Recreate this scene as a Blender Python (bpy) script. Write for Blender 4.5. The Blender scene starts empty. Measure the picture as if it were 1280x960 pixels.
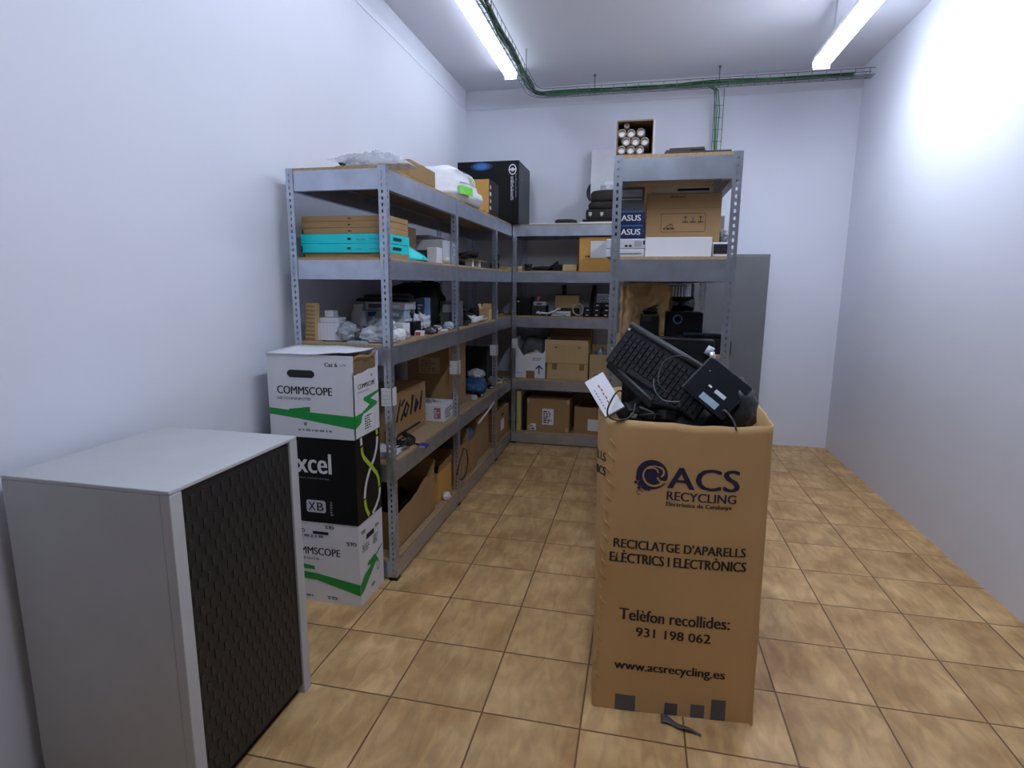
import bpy, math, random
from mathutils import Vector, Matrix, Euler, noise

# ------------------------------------------------------------------ camera, world, exposure
S = bpy.context.scene
C = S.collection
PI = math.pi
random.seed(7)

cam_d = bpy.data.cameras.new('camera')
cam = bpy.data.objects.new('camera', cam_d)
C.objects.link(cam)
cam_d.sensor_width = 36.0
cam_d.lens = 36.0 * 717.35 / 1280.0
cam_d.clip_start = 0.02
YAW, PITCH, ROLL, CAM_H = 0.2165, 0.1727, 0.0076, 1.4902
cyw, syw, cp, sp = math.cos(YAW), math.sin(YAW), math.cos(PITCH), math.sin(PITCH)
fw = Vector((-syw * cp, cyw * cp, -sp))
rt = Vector((cyw, syw, 0))
up = rt.cross(fw)
r2 = rt * math.cos(ROLL) + up * math.sin(ROLL)
u2 = up * math.cos(ROLL) - rt * math.sin(ROLL)
cam.matrix_world = Matrix(((r2.x, u2.x, -fw.x, 0), (r2.y, u2.y, -fw.y, 0), (r2.z, u2.z, -fw.z, CAM_H), (0, 0, 0, 1)))
S.camera = cam

S.view_settings.view_transform = 'Standard'
S.view_settings.look = 'None'
S.view_settings.exposure = 0.0
S.view_settings.gamma = 1.0
S.view_settings.use_curve_mapping = False
w = bpy.data.worlds.new('world')
S.world = w
w.use_nodes = True
w.node_tree.nodes['Background'].inputs[0].default_value = (0.55, 0.6, 0.75, 1)
w.node_tree.nodes['Background'].inputs[1].default_value = 0.05
LAMP_POWER = 10.0
LAMP_POWER_B = 52.0
LAMP_COLOR = (0.77, 0.85, 1.0)

# ------------------------------------------------------------------ materials
def nodes_of(m):
    m.use_nodes = True
    nt = m.node_tree
    return nt, nt.nodes['Principled BSDF']

def M(name, rgb, rough=0.6, metal=0.0, var=0.12, scale=9.0, bump=0.0, bscale=60.0, alpha=1.0, trans=0.0, stretch=(1, 1, 1), spec=0.5):
    m = bpy.data.materials.new(name)
    nt, p = nodes_of(m)
    tc = nt.nodes.new('ShaderNodeTexCoord')
    mp = nt.nodes.new('ShaderNodeMapping')
    mp.inputs['Scale'].default_value = stretch
    nt.links.new(tc.outputs['Object'], mp.inputs[0])
    nz = nt.nodes.new('ShaderNodeTexNoise')
    nz.inputs['Scale'].default_value = scale
    nz.inputs['Detail'].default_value = 4
    nt.links.new(mp.outputs[0], nz.inputs['Vector'])
    rp = nt.nodes.new('ShaderNodeValToRGB')
    rp.color_ramp.elements[0].position = 0.3
    rp.color_ramp.elements[1].position = 0.7
    rp.color_ramp.elements[0].color = [c * (1 - var) for c in rgb] + [1]
    rp.color_ramp.elements[1].color = [min(1, c * (1 + var)) for c in rgb] + [1]
    nt.links.new(nz.outputs[0], rp.inputs[0])
    nt.links.new(rp.outputs[0], p.inputs['Base Color'])
    p.inputs['Roughness'].default_value = rough
    p.inputs['Metallic'].default_value = metal
    p.inputs['Specular IOR Level'].default_value = spec
    if alpha < 1: p.inputs['Alpha'].default_value = alpha
    if trans: p.inputs['Transmission Weight'].default_value = trans
    if bump:
        n2 = nt.nodes.new('ShaderNodeTexNoise')
        n2.inputs['Scale'].default_value = bscale
        n2.inputs['Detail'].default_value = 3
        nt.links.new(mp.outputs[0], n2.inputs['Vector'])
        b = nt.nodes.new('ShaderNodeBump')
        b.inputs['Strength'].default_value = bump
        b.inputs['Distance'].default_value = 0.01
        nt.links.new(n2.outputs[0], b.inputs['Height'])
        nt.links.new(b.outputs[0], p.inputs['Normal'])
    return m

def tile_material():
    m = bpy.data.materials.new('stoneware_tiles')
    nt, p = nodes_of(m)
    N, L = nt.nodes, nt.links
    tc = N.new('ShaderNodeTexCoord')
    mp = N.new('ShaderNodeMapping')
    P = 0.3455
    mp.inputs['Location'].default_value = (0.481 + 20 * P, -1.733 + 20 * P, 0)
    L.new(tc.outputs['Object'], mp.inputs[0])
    br = N.new('ShaderNodeTexBrick')
    br.offset = 0.0; br.squash = 1.0
    br.inputs['Color1'].default_value = (0.0, 0.0, 0.0, 1)
    br.inputs['Color2'].default_value = (1, 1, 1, 1)
    br.inputs['Mortar'].default_value = (0.5, 0.5, 0.5, 1)
    br.inputs['Scale'].default_value = 1.0
    br.inputs['Brick Width'].default_value = P
    br.inputs['Row Height'].default_value = P
    br.inputs['Mortar Size'].default_value = 0.0035
    br.inputs['Mortar Smooth'].default_value = 0.4
    L.new(mp.outputs[0], br.inputs['Vector'])
    # each tile gets its own patch of the slate grain
    sc = N.new('ShaderNodeVectorMath'); sc.operation = 'SCALE'; sc.inputs['Scale'].default_value = 1.0 / P
    L.new(mp.outputs[0], sc.inputs[0])
    fl = N.new('ShaderNodeVectorMath'); fl.operation = 'FLOOR'
    L.new(sc.outputs[0], fl.inputs[0])
    wn = N.new('ShaderNodeTexWhiteNoise'); wn.noise_dimensions = '2D'
    L.new(fl.outputs[0], wn.inputs['Vector'])
    of = N.new('ShaderNodeVectorMath'); of.operation = 'SCALE'; of.inputs['Scale'].default_value = 13.0
    L.new(wn.outputs['Color'], of.inputs[0])
    ad = N.new('ShaderNodeVectorMath'); ad.operation = 'ADD'
    L.new(mp.outputs[0], ad.inputs[0]); L.new(of.outputs[0], ad.inputs[1])
    st = N.new('ShaderNodeMapping'); st.inputs['Rotation'].default_value = (0, 0, 0.25); st.inputs['Scale'].default_value = (20, 6.5, 1)
    L.new(ad.outputs[0], st.inputs[0])
    gr = N.new('ShaderNodeTexNoise'); gr.inputs['Scale'].default_value = 1.0; gr.inputs['Detail'].default_value = 5; gr.inputs['Distortion'].default_value = 0.8
    L.new(st.outputs[0], gr.inputs['Vector'])
    cl = N.new('ShaderNodeTexNoise'); cl.inputs['Scale'].default_value = 5.0; cl.inputs['Detail'].default_value = 4
    L.new(ad.outputs[0], cl.inputs['Vector'])
    r1 = N.new('ShaderNodeValToRGB')
    r1.color_ramp.elements[0].position = 0.34; r1.color_ramp.elements[0].color = (0.47, 0.275, 0.108, 1)
    r1.color_ramp.elements[1].position = 0.68; r1.color_ramp.elements[1].color = (0.67, 0.445, 0.205, 1)
    L.new(cl.outputs[0], r1.inputs[0])
    r2_ = N.new('ShaderNodeValToRGB')
    r2_.color_ramp.elements[0].position = 0.38; r2_.color_ramp.elements[0].color = (0.80, 0.78, 0.77, 1)
    r2_.color_ramp.elements[1].position = 0.68; r2_.color_ramp.elements[1].color = (1.17, 1.17, 1.19, 1)
    L.new(gr.outputs[0], r2_.inputs[0])
    mu = N.new('ShaderNodeMix'); mu.data_type = 'RGBA'; mu.blend_type = 'MULTIPLY'; mu.inputs[0].default_value = 0.8
    L.new(r1.outputs[0], mu.inputs[6]); L.new(r2_.outputs[0], mu.inputs[7])
    r3 = N.new('ShaderNodeValToRGB')
    r3.color_ramp.elements[0].color = (0.93, 0.92, 0.91, 1); r3.color_ramp.elements[1].color = (1.06, 1.05, 1.05, 1)
    L.new(wn.outputs['Value'], r3.inputs[0])
    m3 = N.new('ShaderNodeMix'); m3.data_type = 'RGBA'; m3.blend_type = 'MULTIPLY'; m3.inputs[0].default_value = 1.0
    L.new(mu.outputs[2], m3.inputs[6]); L.new(r3.outputs[0], m3.inputs[7])
    gm = N.new('ShaderNodeMix'); gm.data_type = 'RGBA'
    gm.inputs[7].default_value = (0.19, 0.105, 0.05, 1)
    L.new(br.outputs['Fac'], gm.inputs[0]); L.new(m3.outputs[2], gm.inputs[6])
    L.new(gm.outputs[2], p.inputs['Base Color'])
    p.inputs['Roughness'].default_value = 0.5
    p.inputs['Specular IOR Level'].default_value = 0.35
    hm = N.new('ShaderNodeMath'); hm.operation = 'SUBTRACT'
    L.new(gr.outputs[0], hm.inputs[0]); L.new(br.outputs['Fac'], hm.inputs[1])
    b = N.new('ShaderNodeBump'); b.inputs['Strength'].default_value = 0.8; b.inputs['Distance'].default_value = 0.007
    L.new(hm.outputs[0], b.inputs['Height']); L.new(b.outputs[0], p.inputs['Normal'])
    return m

def emit(name, rgb, k):
    m = bpy.data.materials.new(name)
    nt, p = nodes_of(m)
    p.inputs['Base Color'].default_value = (0.9, 0.9, 0.9, 1)
    p.inputs['Emission Color'].default_value = (*rgb, 1)
    p.inputs['Emission Strength'].default_value = k
    return m

m_floor = tile_material()
m_wall = M('white_wall_paint', (0.76, 0.78, 0.86), 0.9, var=0.02, scale=1.5, bump=0.05, bscale=25)
m_dwall = M('bounce_damping_wall', (0.20, 0.17, 0.14), 0.9, var=0.03, scale=1.5)  # unseen wall behind the camera, coloured dark to cut bounced light
m_ceil = M('white_ceiling_paint', (0.72, 0.73, 0.79), 0.9, var=0.03, scale=1.0, bump=0.05, bscale=20)
m_cove = M('grey_white_plaster', (0.70, 0.70, 0.76), 0.9, var=0.03, scale=2)
m_zinc = M('galvanised_steel', (0.50, 0.55, 0.65), 0.33, 0.85, var=0.10, scale=14, bump=0.02, bscale=40)
m_board = M('particle_board', (0.42, 0.30, 0.17), 0.8, var=0.2, scale=90)
m_card = M('brown_cardboard', (0.39, 0.235, 0.105), 0.8, var=0.07, scale=5, bump=0.06, bscale=14)
m_card_l = M('pale_cardboard', (0.56, 0.39, 0.19), 0.8, var=0.07, scale=5, bump=0.05, bscale=14)
m_card_o = M('orange_cardboard', (0.66, 0.35, 0.085), 0.75, var=0.06, scale=5, bump=0.05, bscale=14)
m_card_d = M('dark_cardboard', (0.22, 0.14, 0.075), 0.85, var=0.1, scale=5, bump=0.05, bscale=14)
m_card_e = M('torn_cardboard_edge', (0.55, 0.42, 0.27), 0.9, var=0.15, scale=40)
m_octa = M('recycling_cardboard', (0.56, 0.345, 0.145), 0.75, var=0.06, scale=3, bump=0.15, bscale=7, stretch=(1, 1, 0.5))
m_wbox = M('white_cardboard', (0.74, 0.75, 0.80), 0.6, var=0.03, scale=5, bump=0.03, bscale=12)
m_wpap = M('white_paper', (0.82, 0.82, 0.86), 0.8, var=0.03)
m_wplas = M('white_plastic', (0.75, 0.76, 0.80), 0.4, var=0.03)
m_cream = M('cream_plastic', (0.66, 0.62, 0.52), 0.5, var=0.05)
m_blackbox = M('black_printed_card', (0.0035, 0.0035, 0.0045), 0.45, var=0.1, spec=0.25)
m_black = M('black_plastic', (0.006, 0.006, 0.0075), 0.4, var=0.15, scale=20, spec=0.35)
m_blackm = M('matte_black', (0.008, 0.008, 0.0095), 0.75, var=0.2, scale=20, spec=0.25)
m_dark = M('charcoal_plastic', (0.024, 0.026, 0.031), 0.45, var=0.15)
m_key = M('black_keycaps', (0.013, 0.013, 0.017), 0.3, var=0.2, scale=60)
m_cloth = M('dark_brown_fabric', (0.035, 0.03, 0.027), 0.95, var=0.2, scale=50, bump=0.3, bscale=200)
m_gloss = M('glossy_black', (0.008, 0.011, 0.015), 0.14, var=0.1)
m_grey = M('grey_metal', (0.40, 0.42, 0.46), 0.45, 0.3, var=0.05)
m_grey_c = M('grey_cabinet_steel', (0.15, 0.155, 0.165), 0.5, 0.2, var=0.05)
m_grey_l = M('light_grey_plastic', (0.55, 0.57, 0.62), 0.5, var=0.04)
m_grey_d = M('dark_grey_metal', (0.11, 0.115, 0.12), 0.5, 0.2, var=0.1)
m_post = M('grey_cabinet_paint', (0.50, 0.51, 0.52), 0.5, var=0.03)
m_silver = M('brushed_aluminium', (0.62, 0.64, 0.67), 0.3, 0.7, var=0.06)
m_teal = M('turquoise_card', (0.003, 0.70, 0.74), 0.45, var=0.03)
m_green = M('green_print', (0.005, 0.30, 0.042), 0.5, var=0.02)
m_lime = M('lime_print', (0.45, 0.62, 0.02), 0.5, var=0.02)
m_sack_g = M('bright_green_print', (0.20, 0.72, 0.05), 0.5, var=0.05)
m_ink = M('black_ink', (0.012, 0.012, 0.016), 0.6, var=0.02)
m_navyink = M('navy_ink', (0.018, 0.016, 0.06), 0.6, var=0.04)
m_brownink = M('brown_ink', (0.10, 0.055, 0.025), 0.7, var=0.05)
m_fade = M('faded_ink', (0.34, 0.25, 0.15), 0.7, var=0.05)
m_greyink = M('grey_ink', (0.22, 0.22, 0.25), 0.7, var=0.05)
m_blueink = M('blue_ink', (0.015, 0.07, 0.28), 0.6, var=0.04)
m_panel_r = M('dusty_red_print', (0.36, 0.14, 0.17), 0.6, var=0.04)
m_redink = M('red_ink', (0.45, 0.05, 0.05), 0.6, var=0.04)
m_yelink = M('ochre_ink', (0.45, 0.26, 0.02), 0.6, var=0.04)
m_wink = M('white_print', (0.75, 0.75, 0.78), 0.5, var=0.03)
m_navy = M('navy_card', (0.012, 0.02, 0.075), 0.4, var=0.08)
m_bluegl = M('blue_printed_glow', (0.008, 0.10, 0.36), 0.4, var=0.3, scale=10)
m_blue = M('blue_plastic', (0.03, 0.11, 0.27), 0.4, var=0.1)
m_blue2 = M('sky_blue_print', (0.03, 0.20, 0.55), 0.4, var=0.2, scale=15)
m_dblue = M('dusty_blue_plastic', (0.10, 0.17, 0.33), 0.5, var=0.15)
m_vga = M('violet_blue_plastic', (0.03, 0.035, 0.36), 0.4, var=0.05)
m_lblue = M('pale_blue_plastic', (0.30, 0.42, 0.52), 0.4, var=0.15, scale=25)
m_cable_g = M('green_cable', (0.02, 0.20, 0.045), 0.45, var=0.2, scale=20)
m_cable_k = M('black_cable', (0.012, 0.012, 0.013), 0.45, var=0.1)
m_wire = M('dull_steel_wire', (0.20, 0.21, 0.22), 0.5, 0.5, var=0.1)
m_pcb = M('green_circuit_board', (0.05, 0.13, 0.035), 0.5, var=0.3, scale=40)
m_pcbt = M('tan_circuit_board', (0.42, 0.37, 0.10), 0.5, var=0.2, scale=40)
m_pink = M('pink_plastic', (0.45, 0.16, 0.14), 0.4, var=0.05)
m_red = M('red_plastic', (0.45, 0.03, 0.03), 0.4, var=0.05)
m_yellow = M('pale_yellow_card', (0.58, 0.52, 0.20), 0.7, var=0.04)
m_kraft = M('kraft_paper', (0.50, 0.32, 0.14), 0.7, var=0.12, scale=12, bump=0.5, bscale=12)
m_tape = M('brown_packing_tape', (0.27, 0.15, 0.06), 0.35, var=0.06)
m_clear = M('clear_film', (0.80, 0.83, 0.88), 0.25, var=0.04, alpha=0.38, bump=0.3, bscale=30)
m_film = M('thin_clear_film', (0.62, 0.66, 0.72), 0.22, var=0.1, scale=30, alpha=0.36, bump=0.8, bscale=45)
m_haze = M('cloudy_film', (0.66, 0.69, 0.75), 0.3, var=0.2, scale=25, alpha=0.8, bump=0.5, bscale=35)
m_greybag = M('grey_antistatic_film', (0.33, 0.36, 0.40), 0.28, 0.2, var=0.2, scale=30, bump=0.5, bscale=40)
m_sack = M('white_sack_film', (0.86, 0.87, 0.90), 0.45, var=0.02, bump=0.25, bscale=22)
m_dwood = M('dark_brown_board', (0.055, 0.042, 0.035), 0.7, var=0.15, scale=20)
m_tubew = M('white_tube_cap', (0.72, 0.70, 0.70), 0.5, var=0.03)
m_tubek = M('brown_tube_card', (0.28, 0.23, 0.18), 0.7, var=0.1)
m_mesh = M('perforated_door_black', (0.014, 0.015, 0.016), 0.5, var=0.2, scale=60)
m_lamp = emit('lit_diffuser', LAMP_COLOR, LAMP_POWER)
m_lamp_b = emit('lit_fill_diffuser', LAMP_COLOR, LAMP_POWER_B)  # boosted emission, only for the two added batten lamps

# ------------------------------------------------------------------ mesh builder
_glyphs = {}
def glyphs(s, off=0.0):
    k = (s, off)
    if k not in _glyphs:
        cu = bpy.data.curves.new('lettering', 'FONT')
        cu.body = s; cu.size = 1.0; cu.resolution_u = 3; cu.offset = off
        ob = bpy.data.objects.new('lettering', cu)
        C.objects.link(ob)
        ev = ob.evaluated_get(bpy.context.evaluated_depsgraph_get())
        me = ev.to_mesh()
        vs = [(v.co.x, v.co.y) for v in me.vertices]
        fs = [tuple(p.vertices) for p in me.polygons]
        ev.to_mesh_clear()
        bpy.data.objects.remove(ob); bpy.data.curves.remove(cu)
        x0 = min(v[0] for v in vs); x1 = max(v[0] for v in vs); y0 = min(v[1] for v in vs); y1 = max(v[1] for v in vs)
        _glyphs[k] = ([((x - x0) / (x1 - x0), (y - y0) / (y1 - y0)) for x, y in vs], fs, (x1 - x0) / (y1 - y0))
    return _glyphs[k]

class MB:
    def __init__(s):
        s.v = []; s.f = []; s.mi = []; s.sm = []; s.mats = []
    def idx(s, m):
        if m not in s.mats: s.mats.append(m)
        return s.mats.index(m)
    def add(s, vs, fs, m, smooth=False):
        b = len(s.v); k = s.idx(m)
        s.v += [tuple(v) for v in vs]
        for f in fs:
            s.f.append(tuple(b + i for i in f)); s.mi.append(k); s.sm.append(smooth)
    def box(s, x0, x1, y0, y1, z0, z1, m):
        s.add([(x, y, z) for z in (z0, z1) for y in (y0, y1) for x in (x0, x1)],
              [(0, 2, 3, 1), (4, 5, 7, 6), (0, 1, 5, 4), (2, 6, 7, 3), (0, 4, 6, 2), (1, 3, 7, 5)], m)
    def cbox(s, c, size, m, rot=None):
        R = rot if isinstance(rot, Matrix) else (Euler(rot).to_matrix() if rot else Matrix.Identity(3))
        h = [a / 2 for a in size]; c = Vector(c)
        vs = [c + R @ Vector((x, y, z)) for z in (-h[2], h[2]) for y in (-h[1], h[1]) for x in (-h[0], h[0])]
        s.add(vs, [(0, 2, 3, 1), (4, 5, 7, 6), (0, 1, 5, 4), (2, 6, 7, 3), (0, 4, 6, 2), (1, 3, 7, 5)], m)
    def quad(s, a, b, c, d, m):
        s.add([a, b, c, d], [(0, 1, 2, 3)], m)
    def tube(s, pts, r, m, seg=6, closed=False):
        P = [Vector(p) for p in pts]; n = len(P); vs = []; prev = None
        for i, p in enumerate(P):
            a = P[(i - 1) % n] if (closed or i > 0) else p
            b = P[(i + 1) % n] if (closed or i < n - 1) else p
            t = (b - a)
            t = t.normalized() if t.length > 1e-9 else Vector((0, 0, 1))
            if prev is None:
                e = t.orthogonal().normalized()
            else:
                e = prev - t * prev.dot(t)
                e = e.normalized() if e.length > 1e-6 else t.orthogonal().normalized()
            prev = e; q = t.cross(e)
            rr = r[i] if isinstance(r, (list, tuple)) else r
            vs += [p + (e * math.cos(2 * PI * k / seg) + q * math.sin(2 * PI * k / seg)) * rr for k in range(seg)]
        fs = []
        for i in range(n if closed else n - 1):
            j = (i + 1) % n
            fs += [(i * seg + k, i * seg + (k + 1) % seg, j * seg + (k + 1) % seg, j * seg + k) for k in range(seg)]
        if not closed:
            fs += [tuple(reversed(range(seg))), tuple((n - 1) * seg + k for k in range(seg))]
        s.add(vs, fs, m, True)
    def cyl(s, a, b, r, m, seg=18, r1=None):
        s.tube([a, b], [r, r if r1 is None else r1], m, seg)
        for i in range(len(s.sm) - 2, len(s.sm)): s.sm[i] = False
    def lathe(s, prof, m, o=(0, 0, 0), seg=18):
        vs = [(o[0] + r * math.cos(2 * PI * k / seg), o[1] + r * math.sin(2 * PI * k / seg), o[2] + z) for r, z in prof for k in range(seg)]
        n = len(prof)
        fs = [(i * seg + k, i * seg + (k + 1) % seg, (i + 1) * seg + (k + 1) % seg, (i + 1) * seg + k) for i in range(n - 1) for k in range(seg)]
        fs += [tuple(reversed(range(seg))), tuple((n - 1) * seg + k for k in range(seg))]
        s.add(vs, fs, m, True)
    def prism(s, poly, O, u, v, depth, m):
        O, u, v = Vector(O), Vector(u), Vector(v); nrm = u.cross(v).normalized() * depth
        n = len(poly)
        a = [O + u * x + v * y for x, y in poly]; b = [p + nrm for p in a]
        s.add(a + b, [tuple(reversed(range(n))), tuple(range(n, 2 * n))] + [(i, (i + 1) % n, n + (i + 1) % n, n + i) for i in range(n)], m)
    def text(s, t, O, u, v, wd, ht, m, off=0.0, fn=None):
        if off > 0:                      # heavy lettering: struck twice, a hair apart
            if wd is None: wd = ht * glyphs(t, 0.0)[2]
            dx = (.6 * off + .055) * (ht or .02); wd -= dx; off = min(off, .008)
            s.text(t, O, u, v, wd, ht, m, -.0001 + off * 0, fn)
            O = (O[0] + dx, O[1]) if fn else Vector(O) + Vector(u) * dx + Vector(u).cross(Vector(v)) * .0001
            off = 0.0
        vs, fs, ar = glyphs(t, off)
        if wd is None: wd = ht * ar
        if ht is None: ht = wd / ar
        if fn: s.add([fn(O[0] + x * wd, O[1] + y * ht) for x, y in vs], fs, m)
        else:
            O, u, v = Vector(O), Vector(u), Vector(v)
            s.add([O + u * (x * wd) + v * (y * ht) for x, y in vs], fs, m)
    def blob(s, c, r, m, amp=0.15, freq=2.0, seed=0, flat=0.0, nu=22, nv=14, power=1.0, crumple=0.0):
        if crumple: nu, nv = 40, 26
        vs = []; c = Vector(c); sd = Vector((seed * 7.3, seed * 3.1, seed * 1.7))
        def sg(x): return math.copysign(abs(x) ** power, x)
        for j in range(nv + 1):
            th = PI * j / nv
            for i in range(nu):
                ph = 2 * PI * i / nu
                d = Vector((sg(math.sin(th)) * sg(math.cos(ph)), sg(math.sin(th)) * sg(math.sin(ph)), sg(math.cos(th))))
                k = 1 + amp * (noise.noise(d * freq + sd) + 0.5 * noise.noise(d * freq * 2.7 + sd) + 0.25 * noise.noise(d * freq * 6 + sd) + (crumple * (0.9 * abs(noise.noise(d * freq * 1.9 - sd)) - 0.5 * abs(noise.noise(d * freq * 4.5 + sd)))))
                p = Vector((d.x * r[0] * k, d.y * r[1] * k, d.z * r[2] * k))
                if p.z < -flat * r[2]: p.z = -flat * r[2]
                vs.append(c + p)
        fs = [(j * nu + i, j * nu + (i + 1) % nu, (j + 1) * nu + (i + 1) % nu, (j + 1) * nu + i) for j in range(nv) for i in range(nu)]
        s.add(vs, [tuple(reversed(f)) for f in fs], m, True)
    def sheet(s, nx, ny, fn, th, m, smooth=True):
        """a bent sheet with thickness th: fn(a,b) in 0..1 gives a point"""
        P = [[Vector(fn(i / nx, j / ny)) for i in range(nx + 1)] for j in range(ny + 1)]
        vs = []; W = nx + 1
        for j in range(ny + 1):
            for i in range(nx + 1):
                du = P[j][min(nx, i + 1)] - P[j][max(0, i - 1)]; dv = P[min(ny, j + 1)][i] - P[max(0, j - 1)][i]
                n = du.cross(dv); n = n.normalized() if n.length > 1e-12 else Vector((0, 0, 1))
                vs.append((P[j][i], P[j][i] - n * th))
        T = [a for a, b in vs] + [b for a, b in vs]; o = len(vs); fs = []
        for j in range(ny):
            for i in range(nx):
                q = (j * W + i, j * W + i + 1, (j + 1) * W + i + 1, (j + 1) * W + i)
                fs.append(q); fs.append(tuple(o + k for k in reversed(q)))
        rim = [i for i in range(W)] + [j * W + nx for j in range(1, ny + 1)] + [ny * W + i for i in range(nx - 1, -1, -1)] + [j * W for j in range(ny - 1, 0, -1)]
        for a, b in zip(rim, rim[1:] + rim[:1]): fs.append((a, o + a, o + b, b))
        s.add(T, fs, m, smooth)
    def build(s, name, parent=None, loc=(0, 0, 0), rot=None, bevel=0.0, off=None):
        me = bpy.data.meshes.new(name)
        vs = s.v if off is None else [(x - off[0], y - off[1], z - off[2]) for x, y, z in s.v]
        me.from_pydata(vs, [], s.f)
        for m in s.mats: me.materials.append(m)
        me.polygons.foreach_set('material_index', s.mi)
        me.polygons.foreach_set('use_smooth', s.sm)
        me.update()
        o = bpy.data.objects.new(name, me)
        C.objects.link(o)
        o.location = loc
        if rot: o.rotation_euler = rot
        if parent: o.parent = parent
        if bevel:
            b = o.modifiers.new('bevel', 'BEVEL'); b.width = bevel; b.segments = 2; b.limit_method = 'ANGLE'; b.angle_limit = 0.9
        return o

def tag(o, label, cat, group=None, kind=None):
    o['label'] = label; o['category'] = cat
    if group: o['group'] = group
    if kind: o['kind'] = kind
    return o
def thing(name, label, cat, loc=(0, 0, 0), rz=0.0, group=None, rot=None):
    o = bpy.data.objects.new(name, None)
    C.objects.link(o)
    o.empty_display_size = 0.05
    o.location = loc; o.rotation_euler = rot if rot else (0, 0, rz)
    return tag(o, label, cat, group)
def struct(name, b, **k):
    o = b.build(name, **k); o['kind'] = 'structure'; return o
def dup(o, loc, rz=None, label=None):
    r = o.copy(); C.objects.link(r); r.location = loc
    if rz is not None: r.rotation_euler = (0, 0, rz)
    if label: r['label'] = label
    for ch in list(o.children):
        c = ch.copy(); C.objects.link(c); c.parent = r
        for g in list(ch.children):
            d = g.copy(); C.objects.link(d); d.parent = c
    return r

# ------------------------------------------------------------------ the room
XL, XR, YB, YF, ZC = -1.728, 1.75, 5.70, -2.6, 3.31
b = MB(); b.box(XL - .1, XR + .1, YF - .1, YB + .1, -0.1, 0, m_floor); struct('floor', b)
b = MB(); b.box(XL - .1, XR + .1, YF - .1, YB + .1, ZC, ZC + .1, m_ceil); struct('ceiling', b)
b = MB(); b.box(XL - .1, XL, YF, YB, 0, ZC, m_wall); struct('wall_left', b)
b = MB(); b.box(XR, XR + .1, YF, YB, 0, ZC, m_wall); struct('wall_right', b)
b = MB(); b.box(XL - .1, XR + .1, YB, YB + .1, 0, ZC, m_wall); struct('wall_back', b)
b = MB(); b.box(XL - .1, XR + .1, YF - .1, YF, 0, ZC, m_dwall); struct('wall_front', b)
b = MB(); b.box(XL, XR, YB - .012, YB, 3.135, ZC, m_cove); struct('trim_1', b, bevel=.012)
b = MB(); b.box(XL, XL + .004, YF, YB - .018, 3.135, ZC, m_wall); struct('trim_2', b, bevel=.004)

# ------------------------------------------------------------------ slotted steel shelving
LV = [0.10, 0.61, 1.19, 1.595, 2.0]       # top of the steel beams
BT = 0.012                                # shelf board thickness
L1, L2, L3, L4, L5 = [z + BT + 0.0005 for z in LV]
BH = 0.09
_up = {}
def upright_mesh(sx, sy):
    if (sx, sy) in _up: return _up[(sx, sy)]
    b = MB(); wd, pitch, hh, H = 0.036, 0.0283, 0.014, 2.012
    cols = [0, .013, .0215, wd]
    for ax in (0, 1):
        sg = sx if ax == 0 else sy
        def pt(t, z): return (sg * t, 0, z) if ax == 0 else (0, sg * t, z)
        for a, c in ((cols[0], cols[1]), (cols[2], cols[3])):
            b.quad(pt(a, .015), pt(c, .015), pt(c, H), pt(a, H), m_zinc)
        z = .015
        for k in range(int((H - .015) / pitch)):
            h0 = .022 + k * pitch + (.007 if ax else 0)
            b.quad(pt(cols[1], z), pt(cols[2], z), pt(cols[2], h0), pt(cols[1], h0), m_zinc)
            z = h0 + hh
        b.quad(pt(cols[1], z), pt(cols[2], z), pt(cols[2], H), pt(cols[1], H), m_zinc)
    o = b.build('upright'); me = o.data
    bpy.data.objects.remove(o)
    _up[(sx, sy)] = me
    return me

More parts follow.
